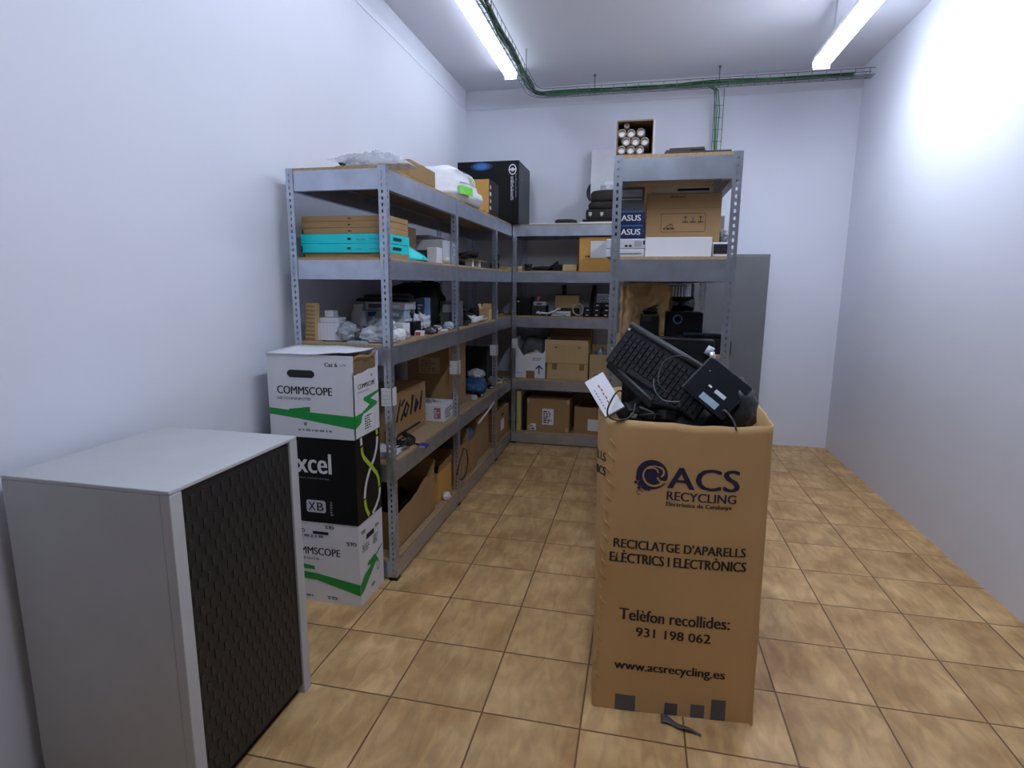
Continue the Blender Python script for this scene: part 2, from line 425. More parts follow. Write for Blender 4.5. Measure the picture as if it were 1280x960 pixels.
def shelving(label, x0, x1, y0, y1, cuts, axis, front_plates=()):
    """x0..x1, y0..y1 is the plan; cuts are the frame positions along the axis"""
    cx, cy = (x0 + x1) / 2, (y0 + y1) / 2
    t = thing('shelving_unit', label, 'shelving', (cx, cy, 0))
    n = len(cuts)
    for i, c in enumerate(cuts):
        for side in (0, 1):
            if axis == 'y':
                px, sx = (x0, 1) if side == 0 else (x1, -1); py, sy = c, (-1 if i == n - 1 else 1)
            else:
                py, sy = (y0, 1) if side == 0 else (y1, -1); px, sx = c, (-1 if i == n - 1 else 1)
            u = bpy.data.objects.new('upright', upright_mesh(sx, sy)); C.objects.link(u)
            u.parent = t; u.location = (px - cx, py - cy, 0)
            md = u.modifiers.new('sheet', 'SOLIDIFY'); md.thickness = 0.002; md.offset = 0
            f = MB(); f.box(min(0, sx * .04) - .003 * (sx > 0), max(0, sx * .04) + .003 * (sx < 0), min(0, sy * .04) - .003 * (sy > 0), max(0, sy * .04) + .003 * (sy < 0), 0, .016, m_black)
            f.build('foot', t, (px - cx, py - cy, 0))
    e = .003
    for z in LV:
        for a, c in zip(cuts[:-1], cuts[1:]):
            for side in (0, 1):
                b = MB()
                if axis == 'y':
                    fx, sg = (x0 + e, 1) if side == 0 else (x1 - e, -1)
                    def bx(d0, d1, z0, z1): b.box(min(fx + sg * d0, fx + sg * d1), max(fx + sg * d0, fx + sg * d1), a + .004, c - .004 * (c == cuts[-1]), z0, z1, m_zinc)
                else:
                    fy, sg = (y0 + e, 1) if side == 0 else (y1 - e, -1)
                    def bx(d0, d1, z0, z1): b.box(a + .004, c - .004 * (c == cuts[-1]), min(fy + sg * d0, fy + sg * d1), max(fy + sg * d0, fy + sg * d1), z0, z1, m_zinc)
                bx(0, .003, z - BH, z); bx(.003, .03, z - BH, z - BH + .003); bx(.003, .03, z - .003, z)
                b.build('beam', t, off=(cx, cy, 0))
            b = MB()
            if axis == 'y': b.box(x0 + e, x1 - e, a + .003, c - .002, z, z + BT, m_board)
            else: b.box(a + .003, c - .002, y0 + e, y1 - e, z, z + BT, m_board)
            b.build('shelf_board', t, off=(cx, cy, 0))
        for c, sg in ((cuts[0], 1), (cuts[-1], -1)):
            b = MB()
            if axis == 'y':
                q = c + sg * e; b.box(x0 + .006, x1 - .006, min(q, q + sg * .003), max(q, q + sg * .003), z - BH, z, m_zinc)
                b.box(x0 + .034, x1 - .034, min(q + sg * .003, q + sg * .03), max(q + sg * .003, q + sg * .03), z - BH, z - BH + .003, m_zinc)
            else:
                q = c + sg * e; b.box(min(q, q + sg * .003), max(q, q + sg * .003), y0 + .006, y1 - .006, z - BH, z, m_zinc)
            b.build('end_beam', t, off=(cx, cy, 0))
    for px, py, z, sx, sy in front_plates:
        b = MB()
        b.box(min(px, px + sx * .048) - .004, max(px, px + sx * .048) + .004, min(py - sy * .004, py + sy * .0), max(py - sy * .004, py + sy * .0) , z, z + .088, m_wplas)
        b.box(min(px - sx * .004, px), max(px - sx * .004, px), min(py - sy * .004, py + sy * .048), max(py - sy * .004, py + sy * .048), z, z + .088, m_wplas)
        for k in range(4):
            zz = z + .012 + k * .02
            b.box(min(px, px + sx * .048) - .005, max(px, px + sx * .048) + .005, py - sy * .005 - .0005, py - sy * .004 + .0005, zz, zz + .0025, m_grey_l)
        o = b.build('upright_splice', t, off=(cx, cy, 0)); o['label'] = 'white plastic splice'
    return t

BAY = 1.0328
XF = -1.143; XBK = -1.643; Y0 = 2.512
LY = [Y0 + BAY * i for i in range(4)]
shelving('long galvanised shelving along the left wall, five levels deep in boxes and cables', XBK, XF, Y0, LY[-1], LY, 'y',
         [(XF, Y0, .905, -1, 1), (XF, LY[1], .905, -1, 1), (XF, LY[2], .905, -1, 1)])
BX0, BX1, BY0, BY1 = -1.139, -0.134, 5.168, 5.665
shelving('galvanised shelving across the back wall at the end of the aisle', BX0, BX1, BY0, BY1, [BX0, BX1], 'x', [(BX0, BY0, .905, 1, 1)])
RX0, RX1 = -0.129, 0.371
shelving('galvanised shelving on the right, end frame behind the recycling carton', RX0, RX1, Y0, LY[-1], LY, 'y')

# ------------------------------------------------------------------ ceiling luminaires
def lamp(label, m_lamp=m_lamp, rods=0.0):
    t = thing('ceiling_lamp', label, 'lamp', (0, 0, 0), group='batten lamps on the ceiling')
    b = MB(); b.box(-.05, .05, -.75, .75, -.045, 0, m_wplas); b.build('housing', t, bevel=.004)
    b = MB()
    pr = [(-.056 , -.046)] + [(-.056 * math.cos(a), -.046 - .045 * math.sin(a)) for a in [PI * k / 10 for k in range(1, 10)]] + [(.056, -.046)]
    n = len(pr)
    vs = [(x, -.735, z) for x, z in pr] + [(x, .735, z) for x, z in pr]
    b.add(vs, [(i, i + 1, n + i + 1, n + i) for i in range(n - 1)] + [tuple(reversed(range(n))), tuple(range(n, 2 * n)), (0, n, 2 * n - 1, n - 1)], m_lamp)
    b.build('diffuser', t)
    for s in (-1, 1):
        if rods:
            b = MB(); b.cyl((0, s * .5, -.001), (0, s * .5, rods), .006, m_grey_l, 8); b.build('hanger_rod', t)
        b = MB(); b.box(-.058, .058, min(s * .736, s * .76), max(s * .736, s * .76), -.094, -.001, m_grey); b.build('end_cap', t, bevel=.006)
    return t
la = lamp('lit white fluorescent batten lamp on the ceiling beside the cable tray')
la.location = (-1.17, 4.44, ZC)
dup(la, (-1.17, 2.66, ZC), label='next batten lamp of the row, nearer the camera, above the cartons')
lc = lamp('added unseen batten lamp hung above the recycling carton', m_lamp_b, .3)  # unseen lamp, added and boosted to brighten carton front, floor and ceiling
lc.location = (-0.05, 1.45, ZC - .3)
dup(lc, (1.15, 3.9, ZC - .25), label='added batten lamp hung over the aisle right of the right shelving')  # second added lamp, brightens the back wall and ceiling from the right

# ------------------------------------------------------------------ cable tray, cables
t = thing('cable_tray', 'wire mesh cable tray hung under the ceiling, turning along the back wall', 'cable tray', (-1.0, 5.45, 3.15))
OFF = (-1.0, 5.45, 3.15)
TX, TY, TZ, TW, TH = -1.01, 5.42, 3.14, .045, .05
def path(dx):       # tray line, offset sideways by dx
    r = .13 + dx
    pts = [(TX - dx, y) for y in (0.0, 1.0, 2.0, 3.0, 4.0, 5.0)]
    cx_, cy_ = TX + .13, TY - .13
    pts += [(cx_ - r * math.cos(a), cy_ + r * math.sin(a)) for a in [PI / 2 * k / 6 for k in range(7)]]
    pts += [(x, TY + dx) for x in (-.6, 0, .5, 1.14, 1.73)]
    return pts
b = MB()
for dx, z in ((-TW, 0), (-TW, TH), (TW, 0), (TW, TH), (-.015, 0), (.015, 0)):
    b.tube([(x, y, TZ + z) for x, y in path(dx)], .0028, m_wire, 5)
b.build('side_wire', t, off=OFF)
def rib(p, q):
    b = MB(); b.tube([(p[0], p[1], TZ + TH), (p[0], p[1], TZ), (q[0], q[1], TZ), (q[0], q[1], TZ + TH)], .0026, m_wire, 5); b.build('cross_wire', t, off=OFF)
for k in range(30): y = 2.0 + k * .11; rib((TX - TW, y), (TX + TW, y))
for k in range(25): x = -.83 + k * .105; rib((x, TY - TW), (x, TY + TW))
for x in (-.475, .57):
    b = MB(); b.tube([(x, TY + TW + .004, TZ), (x, TY + TW + .004, ZC)], .004, m_wire, 6); b.cyl((x, TY + TW + .004, ZC - .012), (x, TY + TW + .004, ZC), .012, m_wire, 8)
    b.build('hanger_rod', t, off=OFF)
for y in (2.6, 3.7, 4.8):
    b = MB(); b.tube([(TX + TW + .004, y, TZ), (TX + TW + .004, y, ZC)], .004, m_wire, 6); b.build('hanger_rod', t, off=OFF)
t = thing('cable_ladder', 'narrow wire ladder of cables dropping down the back wall on the right', 'cable tray', (.60, 5.64, 2.6))
b = MB()
for x in (.562, .638): b.tube([(x, 5.655, 1.2), (x, 5.655, TZ + .05)], .003, m_wire, 5)
b.build('side_wire', t, off=(.6, 5.64, 2.6))
for k in range(19): b = MB(); b.tube([(.562, 5.655, 1.25 + k * .1), (.638, 5.655, 1.25 + k * .1)], .003, m_wire, 5); b.build('cross_wire', t, off=(.6, 5.64, 2.6))
b = MB()
for k in range(9):
    dx = random.uniform(-TW * .75, TW * .75); z0 = random.uniform(.008, .03); ph = random.uniform(0, 6)
    pts = []
    P = path(dx); fine = []
    for (xa, ya), (xb, yb) in zip(P[:-1], P[1:]):
        nn = max(1, int(math.hypot(xb - xa, yb - ya) / .12))
        fine += [(xa + (xb - xa) * i / nn, ya + (yb - ya) * i / nn) for i in range(nn)]
    for i, (x, y) in enumerate(fine):
        q = .010 * math.sin(i * .9 + ph); pts.append((x + q * (y < 5.2), y + q * .5, TZ + z0 + .008 * math.sin(i * .6 + ph * 2)))
    b.tube(pts, .0045, m_cable_g if k < 7 else m_cable_k, 5)
tag(b.build('network_cables'), 'bundle of green network cables lying along the ceiling tray', 'cables', kind='stuff')
b = MB()
for k in range(4):
    x = .575 + k * .015; pts = [(x + .006 * math.sin(i * .7 + k), 5.63 + .004 * math.sin(i + k), 1.2 + i * .12) for i in range(16)]
    pts += [(x - .03, 5.56, TZ + .01), (x - .12, TY + .02, TZ + .02 + .004 * k)]
    b.tube(pts, .0045, m_cable_g if k != 3 else m_wplas, 5)
tag(b.build('network_cables'), 'green cables running down the wire ladder on the back wall', 'cables', kind='stuff')
# ------------------------------------------------------------------ builders of things
def cp_face(w, d, h, k, e=.0008):
    return {'f': ((-w/2, -d/2 - e, 0), (1, 0, 0), (0, 0, 1)), 'r': ((w/2 + e, -d/2, 0), (0, 1, 0), (0, 0, 1)),
            'l': ((-w/2 - e, d/2, 0), (0, -1, 0), (0, 0, 1)), 'b': ((w/2, d/2 + e, 0), (-1, 0, 0), (0, 0, 1)),
            't': ((-w/2, -d/2, h + e), (1, 0, 0), (0, 1, 0))}[k]

def put_print(b, w, d, h, pr, e=.0008):
    """pr: ('t',face,u,v,width,height,text,mat[,bold]) or ('q',face,points,mat) or ('s',face,points,width,mat)"""
    O, u, v = cp_face(w, d, h, pr[1], e); O, u, v = Vector(O), Vector(u), Vector(v)
    if pr[0] == 't':
        up_, vp_ = (u, v) if not (len(pr) > 9 and pr[9]) else (-u, -v)
        o = O + u * pr[2] + v * pr[3]
        if len(pr) > 9 and pr[9]: o = o + u * pr[4] + v * pr[5]
        b.text(pr[6], o, up_, vp_, pr[4], pr[5], pr[7], pr[8] if len(pr) > 8 else 0.0)
    elif pr[0] == 'q':
        b.add([O + u * x + v * y for x, y in pr[2]], [tuple(range(len(pr[2])))], pr[3])
    elif pr[0] == 'r':
        x0, y0, x1, y1 = pr[2]
        b.add([O + u * x + v * y for x, y in ((x0, y0), (x1, y0), (x1, y1), (x0, y1))], [(0, 1, 2, 3)], pr[3])
    elif pr[0] == 's':
        P = [Vector((x, y)) for x, y in pr[2]]; hw = pr[3] / 2; L = []; R = []
        for i, p in enumerate(P):
            t = (P[min(i + 1, len(P) - 1)] - P[max(i - 1, 0)]).normalized(); n = Vector((-t.y, t.x)) * hw
            L.append(p + n); R.append(p - n)
        n = len(P)
        b.add([O + u * p.x + v * p.y for p in L + R], [(i, n + i, n + i + 1, i + 1) for i in range(n - 1)], pr[4])

def scribble(face, x0, y0, x1, y1, rows, m, seed=0, fill=.6):
    """rows of short dark marks: print too small to read"""
    r = random.Random(seed); o = []
    if not rows: return o
    hh = (y1 - y0) / rows
    for k in range(rows):
        x = x0; end = x0 + (x1 - x0) * r.uniform(.55, 1)
        while x < end:
            ww = min(r.uniform(.3, 1.1) * hh * 1.6, end - x)
            if ww > .001: o.append(('r', face, (x, y0 + k * hh, x + ww, y0 + k * hh + hh * fill), m))
            x += ww + hh * .45
    return o

def add_label(t, w, d, h, face, x0, y0, x1, y1, rows=4, m=None, ink=None, seed=0, label='white paper label'):
    O, u, v = cp_face(w, d, h, face, .0012); b = MB()
    O, u, v = Vector(O), Vector(u), Vector(v); n = u.cross(v)
    p = [O + u * x + v * y for x, y in ((x0, y0), (x1, y0), (x1, y1), (x0, y1))]
    b.add([q - n * .0008 for q in p] + p, [(4, 5, 6, 7), (0, 1, 5, 4), (1, 2, 6, 5), (2, 3, 7, 6), (3, 0, 4, 7)], m or m_wpap)
    mx, my = (x1 - x0) * .1, (y1 - y0) * .1
    e = .0012 + .0005
    for pr in scribble(face, x0 + mx, y0 + my, x1 - mx, y1 - my, rows, ink or m_ink, seed):
        O2, _, _ = cp_face(w, d, h, face, e); O2 = Vector(O2); a0, b0, a1, b1 = pr[2]
        b.add([O2 + u * x + v * y for x, y in ((a0, b0), (a1, b0), (a1, b1), (a0, b1))], [(0, 1, 2, 3)], pr[3])
    o = b.build('paper_label', t); o['label'] = label
    return o

def flap(t, w, d, h, side, L, ang, m, skew=0.0, torn=False, seed=0):
    """a carton flap hinged on the top edge: ang 0 upright, 90 flat outwards, 180 hanging, -90 folded shut"""
    a = math.radians(ang); b = MB(); ln = w if side in 'fb' else d; rr = random.Random(seed)
    N = 10 if torn else 2
    bot = [(-ln / 2 + .004 + (ln - .008) * i / N, 0) for i in range(N + 1)]
    top = [(x * (1 - skew), L * (1 - (.35 * rr.random() if torn else 0))) for x, _ in bot]
    poly = bot + top[::-1]
    hinge = {'f': ((0, -d/2, h), (1, 0, 0), (0, -1, 0)), 'b': ((0, d/2, h), (-1, 0, 0), (0, 1, 0)),
             'r': ((w/2, 0, h), (0, 1, 0), (1, 0, 0)), 'l': ((-w/2, 0, h), (0, -1, 0), (-1, 0, 0))}[side]
    O, u, out = map(Vector, hinge); v = Vector((0, 0, 1)) * math.cos(a) + out * math.sin(a)
    b.prism(poly, O + Vector((0, 0, .0006)), u, v, -.004, m)
    return b.build('flap', t)

def carton(label, loc, w, d, h, m=None, rz=0.0, prints=(), labels=(), flaps=None, tape=None, group=None, name='carton', inner=None, cat='box', rot=None, bev=.003):
    m = m or m_card
    t = thing(name, label, cat, loc, rz, group, rot)
    b = MB(); e = .004
    if flaps is None:
        b.box(-w/2, w/2, -d/2, d/2, 0, h, m)
    else:
        i_ = inner or m
        b.box(-w/2, w/2, -d/2, d/2, 0, e, m)
        b.box(-w/2, w/2, -d/2, -d/2 + e, e, h, m); b.box(-w/2, w/2, d/2 - e, d/2, e, h, m)
        b.box(-w/2, -w/2 + e, -d/2 + e, d/2 - e, e, h, m); b.box(w/2 - e, w/2, -d/2 + e, d/2 - e, e, h, m)
    for k, pr in enumerate(prints): put_print(b, w, d, h, pr, .0006 + .0004 * min(k, 4) + .00001 * k)
    b.build('body', t, bevel=bev if flaps is None else 0.0012)
    for l in labels: add_label(t, w, d, h, *l[:5], **(l[5] if len(l) > 5 else {}))
    if flaps:
        for f in flaps: flap(t, w, d, h, f[0], f[1], f[2], f[3] if len(f) > 3 else (inner or m), **(f[4] if len(f) > 4 else {}))
    if tape:
        b = MB()
        for fc in tape:
            if fc == 't': b.box(-w/2, w/2, -.024, .024, h, h + .0008, m_tape)
            if fc == 'r': b.box(w/2, w/2 + .0008, -.024, .024, h - .06, h, m_tape); b.box(w/2, w/2 + .0008, -.024, .024, 0, .05, m_tape)
            if fc == 'f': b.box(-.024, .024, -d/2 - .0008, -d/2, h - .06, h, m_tape); b.box(-.024, .024, -d/2 - .0008, -d/2, 0, .05, m_tape)
        b.build('packing_tape', t)
    return t

def lump(name, label, cat, loc, r, m, amp=.15, freq=2.0, seed=0, power=1.0, group=None, rz=0.0, extra=None, kind=None):
    b = MB(); b.blob((0, 0, r[2] * .8), r, m, amp, freq, seed, .8, power=power, crumple=0.75 if m in (m_haze, m_greybag, m_wpap, m_blue) else 0.0)
    if extra: extra(b)
    o = b.build(name, loc=loc, rot=(0, 0, rz)); return tag(o, label, cat, group, kind)

def cable_coil(label, loc, R, loops, wr, m=None, seed=0, squash=1.0, up_=0.01, name='cable_coil', rot=None, group=None, tail=0.0, plug=None):
    r = random.Random(seed); pts = []; n = loops * 18
    for i in range(n + 1):
        a = 2 * PI * i / 18; k = 1 + .16 * math.sin(i * .37 + seed) + r.uniform(-.03, .03)
        pts.append((R * k * math.cos(a) + .12 * R * math.sin(i * .21), squash * R * k * math.sin(a), wr * 1.1 + up_ * (.5 + .5 * math.sin(i * .33 + seed)) * (i / n + .2)))
    if tail:
        x, y, z = pts[-1]; pts += [(x + tail * .4, y - tail * .2, wr), (x + tail * .8, y - tail * .1, wr), (x + tail, y - tail * .4, wr)]
    if plug:
        t = thing(name, label, 'cable', loc, 0, group, rot)
        b = MB(); b.tube(pts, wr, m or m_cable_k, 6); b.build('cable', t)
        x, y, z = pts[-1]
        b = MB(); b.box(x - .022, x + .022, y - .03, y + .01, 0, .016, plug); b.box(x - .017, x + .017, y - .044, y - .03, .003, .013, m_silver)
        for s in (-1, 1): b.cyl((x + s * .02, y - .038, .008), (x + s * .02, y - .002, .008), .004, plug, 8)
        b.build('plug', t, bevel=.002)
        return t
    b = MB(); b.tube(pts, wr, m or m_cable_k, 6)
    return tag(b.build(name, loc=loc, rot=rot), label, 'cable', group)

def device(name, label, cat, loc, w, d, h, m, rz=0.0, front=(), face='f', feet=True, group=None, rot=None, bev=.004, panel=None):
    """a case with a front panel, details as prints and ventilation"""
    t = thing(name, label, cat, loc, rz, group, rot)
    b = MB(); z0 = .004 if feet else 0; b.box(-w/2, w/2, -d/2, d/2, z0, h, m); b.build('case', t, bevel=bev)
    if panel:
        b = MB(); b.box(-w/2 + .004, w/2 - .004, -d/2 - .006, -d/2, z0 + .004, h - .004, panel)
        for pr in front:
            q = list(pr); put_print(b, w, d + .012, h, q)
        b.build('front_panel', t, bevel=.0015)
    elif front:
        b = MB()
        for pr in front: put_print(b, w, d, h, pr)
        b.build('markings', t)
    if feet:
        for sx in (-1, 1):
            for sy in (-1, 1):
                b = MB(); b.box(sx * (w/2 - .02) - .007, sx * (w/2 - .02) + .007, sy * (d/2 - .02) - .007, sy * (d/2 - .02) + .007, 0, .004, m_blackm); b.build('foot', t)
    return t

def keyboard(label, loc, w=.44, d=.15, rz=0.0, rot=None, m=None, group=None, name='keyboard'):
    t = thing(name, label, 'keyboard', loc, rz, group, rot)
    b = MB(); b.box(-w/2, w/2, -d/2, d/2, 0, .014, m or m_blackm); b.build('base', t, bevel=.004)
    b = MB(); n = int((w - .02) / .0195); r = max(3, int((d - .02) / .021))
    for j in range(r):
        for i in range(n):
            x = -w/2 + .012 + i * .0195; y = -d/2 + .012 + j * .021
            b.box(x, x + .0165, y, y + .017, .014, .020, m_key)
    o = b.build('keycaps', t); o['kind'] = 'stuff'
    return t

def adapter(label, loc, rz=0.0, size=(.06, .13, .035), m=None, group=None, cord=True, seed=0, rot=None):
    t = thing('power_adapter', label, 'adapter', loc, rz, group, rot)
    b = MB(); b.box(-size[0]/2, size[0]/2, -size[1]/2, size[1]/2, 0, size[2], m or m_black)
    b.build('body', t, bevel=.006)
    b = MB(); b.box(-size[0]*.3, size[0]*.3, -size[1]/2 - .0008, -size[1]/2, size[2]*.25, size[2]*.7, m_grey_l); b.build('rating_label', t)
    if cord:
        r = random.Random(seed); b = MB()
        b.tube([(0, size[1]/2, size[2]/2), (.01, size[1]/2 + .03, size[2]*.4), (.04, size[1]/2 + .05, .006), (.05 + r.uniform(-.02, .02), size[1]/2 + .02, .004)], .003, m_cable_k, 6); b.build('cord', t)
    return t

def circuit_board(label, loc, w, d, rz=0.0, m=None, seed=0, rot=None, group=None):
    t = thing('circuit_board', label, 'circuit board', loc, rz, group, rot)
    b = MB(); b.box(-w/2, w/2, -d/2, d/2, 0, .002, m or m_pcb); b.build('board', t)
    r = random.Random(seed)
    for k in range(8):
        x, y = r.uniform(-w*.4, w*.4), r.uniform(-d*.4, d*.4); a, c, h = r.uniform(.008, w*.1), r.uniform(.008, d*.12), r.uniform(.004, .016)
        b = MB(); b.box(x - a, x + a, y - c, y + c, .002, .002 + h, r.choice([m_black, m_grey_l, m_silver, m_cream])); b.build('component', t)
    return t

def papers(label, loc, w, d, n=4, rz=0.0, seed=0, m=None, curl=.012, group=None):
    t = thing('paper_sheets', label, 'papers', loc, rz, group)
    r = random.Random(seed)
    for k in range(n):
        dx, dy, a = r.uniform(-.02, .02), r.uniform(-.02, .02), r.uniform(-.25, .25); z = .002 + k * .0025; c = r.uniform(.2, 1) * curl
        b = MB(); ca, sa = math.cos(a), math.sin(a)
        b.sheet(6, 4, lambda p, q: (dx + ca * (p - .5) * w - sa * (q - .5) * d, dy + sa * (p - .5) * w + ca * (q - .5) * d, z + c * (abs(p - .5) * 2) ** 3 + k * .001), .0008, m or m_wpap)
        b.build('sheet', t)
    return t

def slab(name, label, cat, loc, w, d, h, m, rz=0.0, rot=None, group=None, extra=None, bev=.002):
    b = MB(); b.box(-w/2, w/2, -d/2, d/2, 0, h, m)
    if extra: extra(b)
    return tag(b.build(name, loc=loc, rot=rot or (0, 0, rz), bevel=bev), label, cat, group)

# ------------------------------------------------------------------ cartons stacked on the floor at the left
W, D = .42, .245
CX, CY = -1.415, 2.372
# bottom: white cable carton with green zigzag
lowp = [('t', 'f', .05, .238, .275, .036, 'COMMSCOPE', m_ink, .016), ('t', 'f', .05, .212, .165, .012, 'NETCONNECT®', m_ink),
        ('q', 'f', [(0, .205), (.19, .180), (.19, .163), (0, .163)], m_green),
        ('q', 'f', [(0, .158), (.195, .145), (.42, .110), (.42, .055), (.195, .112), (0, .120)], m_green),
        ('q', 'r', [(0, .110), (.04, .139), (.111, .162), (.075, .172), (.076, .187), (.150, .196), (.187, .152), (.153, .15), (.04, .072), (0, .056)], m_green),
        ('q', 'r', [(.137, .181), (.229, .217), (.229, .209), (.150, .176)], m_green),
        ('t', 'f', .10, .345, .05, .018, 'GLS.', m_ink, .05, 1), ('t', 'f', .25, .372, .05, .016, 'GLS.', m_ink, .05, 1), ('t', 'f', .355, .300, .055, .018, 'GLS.', m_ink, .05, 1),
        ('t', 'r', .02, .345, .045, .018, 'GLS.', m_ink, .05, 1), ('r', 'r', (.07, .305, .15, .330), m_ink), ('t', 'r', .16, .325, .04, .016, 'GLS.', m_ink, .05, 1),
        ('t', 'r', .10, .045, .04, .016, 'GLS.', m_ink, .05, 1), ('t', 'f', .245, .02, .055, .016, 'GLS.', m_ink, .05, 1)] + \
       scribble('f', .05, .325, .34, .345, 1, m_greyink, 3) + scribble('r', .03, .255, .12, .295, 3, m_greyink, 4) + scribble('r', .14, .25, .21, .30, 4, m_greyink, 8) + \
       scribble('f', .05, .025, .2, .04, 1, m_greyink, 5) + [('r', 'f', (.19, .342, .27, .356), m_ink), ('t', 'r', .165, .10, .03, .05, 'O', m_greyink)]
lb = carton('white carton with green zigzag under the black box, bottom of the floor stack', (CX, CY, 0), W, D, .40, m_wbox, prints=lowp)
b = MB(); b.box(-W/2, W/2, -.03, .03, .40, .4008, m_clear); b.build('packing_tape', lb)
# middle: black carton
bp = [('t', 'f', .075, .235, .225, .095, 'excel', m_wink, .008), ('t', 'f', .10, .205, .19, .013, 'without compromise.', m_greyink),
      ('q', 'f', [(.165, .055), (.172, .048), (.255, .048), (.262, .055), (.262, .10), (.255, .107), (.172, .107), (.165, .10)], m_grey_l),
      ('t', 'f', .174, .057, .037, .04, 'X', m_ink, .02), ('t', 'f', .218, .057, .034, .04, 'B', m_ink, .03)] + \
     scribble('f', .285, .04, .30, .11, 6, m_greyink, 6)
def strip(pts, m): return ('s', 'r', pts, .021, m)
bp += [strip([(.052, .417), (.055, .365)], m_wink), strip([(.207, .419), (.216, .375)], m_lime),
       strip([(.056, .355), (.06, .325), (.076, .30), (.127, .254), (.150, .235), (.165, .218), (.195, .190), (.215, .155), (.220, .116)], m_lime),
       strip([(.224, .108), (.221, .08), (.208, .055), (.18, .03), (.14, .006)], m_wink), strip([(.069, .102), (.071, .078), (.08, .05), (.105, .012)], m_lime)]
mb_ = carton('black carton with a white and lime cable loop printed on its side', (CX + .003, CY - .004, .4015), W, D, .40, m_blackbox, prints=bp)
b = MB()
for st, mm in ((strip([(.217, .365), (.214, .335), (.205, .310), (.177, .267), (.124, .221), (.095, .185), (.078, .15), (.069, .108)], m_wink), m_wink),):
    tmp = MB(); put_print(tmp, W + .001, D, .4, st); b.add(tmp.v, tmp.f, mm)
b.build('printed_cable_loop', mb_)
# top: open white cable carton
t = thing('carton', 'white carton with a torn open top corner and green zigzag, top of the floor stack', 'box', (CX + .006, CY - .002, .8025))
h = .375; e = .004; b = MB()
b.box(-W/2, W/2, -D/2, D/2, 0, e, m_wbox); b.box(-W/2, W/2, -D/2, -D/2 + e, e, h, m_wbox); b.box(-W/2, W/2, D/2 - e, D/2, e, h, m_wbox); b.box(-W/2, -W/2 + e, -D/2 + e, D/2 - e, e, h, m_wbox)
b.prism([(0, 0), (D, 0), (D, .308), (.21, .298), (.15, .300), (.09, .290), (.05, .292), (.012, .286), (0, .30)], (W/2 - e, -D/2, 0), (0, 1, 0), (0, 0, 1), e, m_wbox)
zz = [(.003, .108), (.07, .112), (.143, .136), (.084, .166), (.091, .178), (.243, .190), (.238, .178), (.154, .163), (.222, .136), (.215, .123), (.12, .108), (.067, .096), (.056, .066), (.002, .05)]
q1 = [(0, .108), (.07, .112), (.143, .136), (.215, .123), (.12, .108), (.067, .096), (.056, .066), (0, .05)]
q2 = [(.084, .166), (.154, .163), (.222, .136), (.215, .123), (.143, .136)]
q3 = [(.084, .166), (.091, .178), (.243, .190), (.238, .178), (.154, .163)]
for q in (q1, q2, q3): put_print(b, W, D, h, ('q', 'r', q, m_green))
for pr in [('t', 'f', .045, .196, .272, .036, 'COMMSCOPE', m_ink, .016), ('t', 'f', .045, .170, .165, .013, 'NETCONNECT®', m_ink), ('t', 'f', .285, .325, .062, .018, 'Cat 6', m_ink, .03), ('t', 'f', .36, .326, .028, .012, 'UTP', m_greyink),
           ('q', 'f', [(.10, .128), (.205, .142), (.205, .118), (.10, .118)], m_green),
           ('q', 'f', [(0, .130), (.13, .120), (.42, .107), (.42, .05), (.13, .088), (0, .10)], m_green),
           ('q', 'f', [(.10, .283), (.112, .272), (.222, .272), (.234, .283), (.234, .295), (.222, .306), (.112, .306), (.10, .295)], m_ink),
           ('t', 'r', .038, .222, .165, .022, 'COMMSCOPE', m_ink, .01), ('t', 'r', .038, .204, .11, .008, 'NETCONNECT', m_greyink), ('r', 'f', (.17, .055, .185, .07), m_greyink)] + \
        scribble('f', .14, .03, .36, .045, 1, m_greyink, 9) + [('r', 'r', (.165, .265, .18, .275), m_greyink)]:
    put_print(b, W, D, h, pr)
b.build('body', t)
add_label(t, W, D, h, 'r', .08, .02, .178, .105, rows=6, seed=12)
b = MB(); b.box(-W/2 + e, W/2 - .012, -D/2 + e, D/2 - e, .34, .345, m_card_d); b.box(W/2 - .016, W/2 - .012, -D/2 + e, D/2 - e, .10, .34, m_card_d); b.build('inner_tray', t)
b = MB()
b.sheet(10, 4, lambda p, q: (-W/2 + p * (W * .96), -D/2 - .006 + q * D, h + .003 + .012 * q + .012 * p * p * (1 - q) + .005 * math.sin(9 * p + 3 * q) * p), .004, m_wbox)
b.build('flap', t)
b = MB()
b.sheet(6, 4, lambda p, q: (W/2 - .002 + .010 * math.sin(3 * p) - .05 * (1 - q), -D/2 + .02 + p * .215, .30 + .068 * q + .006 * math.sin(8 * p)), .003, m_card)
b.build('torn_panel', t)

# the cabinet whose corner stands at the very left
t = thing('network_cabinet', 'low grey cabinet with a dark perforated door at the far left, beside the carton stack', 'cabinet', (-1.41, 1.44, 0))
w_, d_, h_ = .54, .56, .955
b = MB(); b.box(-w_/2, w_/2 - .03, -d_/2, d_/2, .03, h_, m_post); b.build('carcass', t, bevel=.003)
b = MB(); b.box(-w_/2, w_/2, -d_/2, d_/2, h_, h_ + .012, m_post); b.build('top_panel', t, bevel=.003)
for y in (-d_/2, d_/2 - .042):
    b = MB(); b.box(w_/2 - .03, w_/2, y, y + .042, .0, h_, m_post); b.build('frame_post', t, bevel=.003)
b = MB(); b.box(w_/2 - .03, w_/2 - .008, -d_/2 + .043, d_/2 - .043, .04, h_ - .005, m_mesh)
for i in range(23):
    for j in range(22):
        if (i + j) % 2 == 0:
            y = -d_/2 + .055 + i * .0195; z = .06 + j * .04; b.box(w_/2 - .008, w_/2 - .006, y, y + .012, z, z + .028, m_dark)
b.build('door', t)
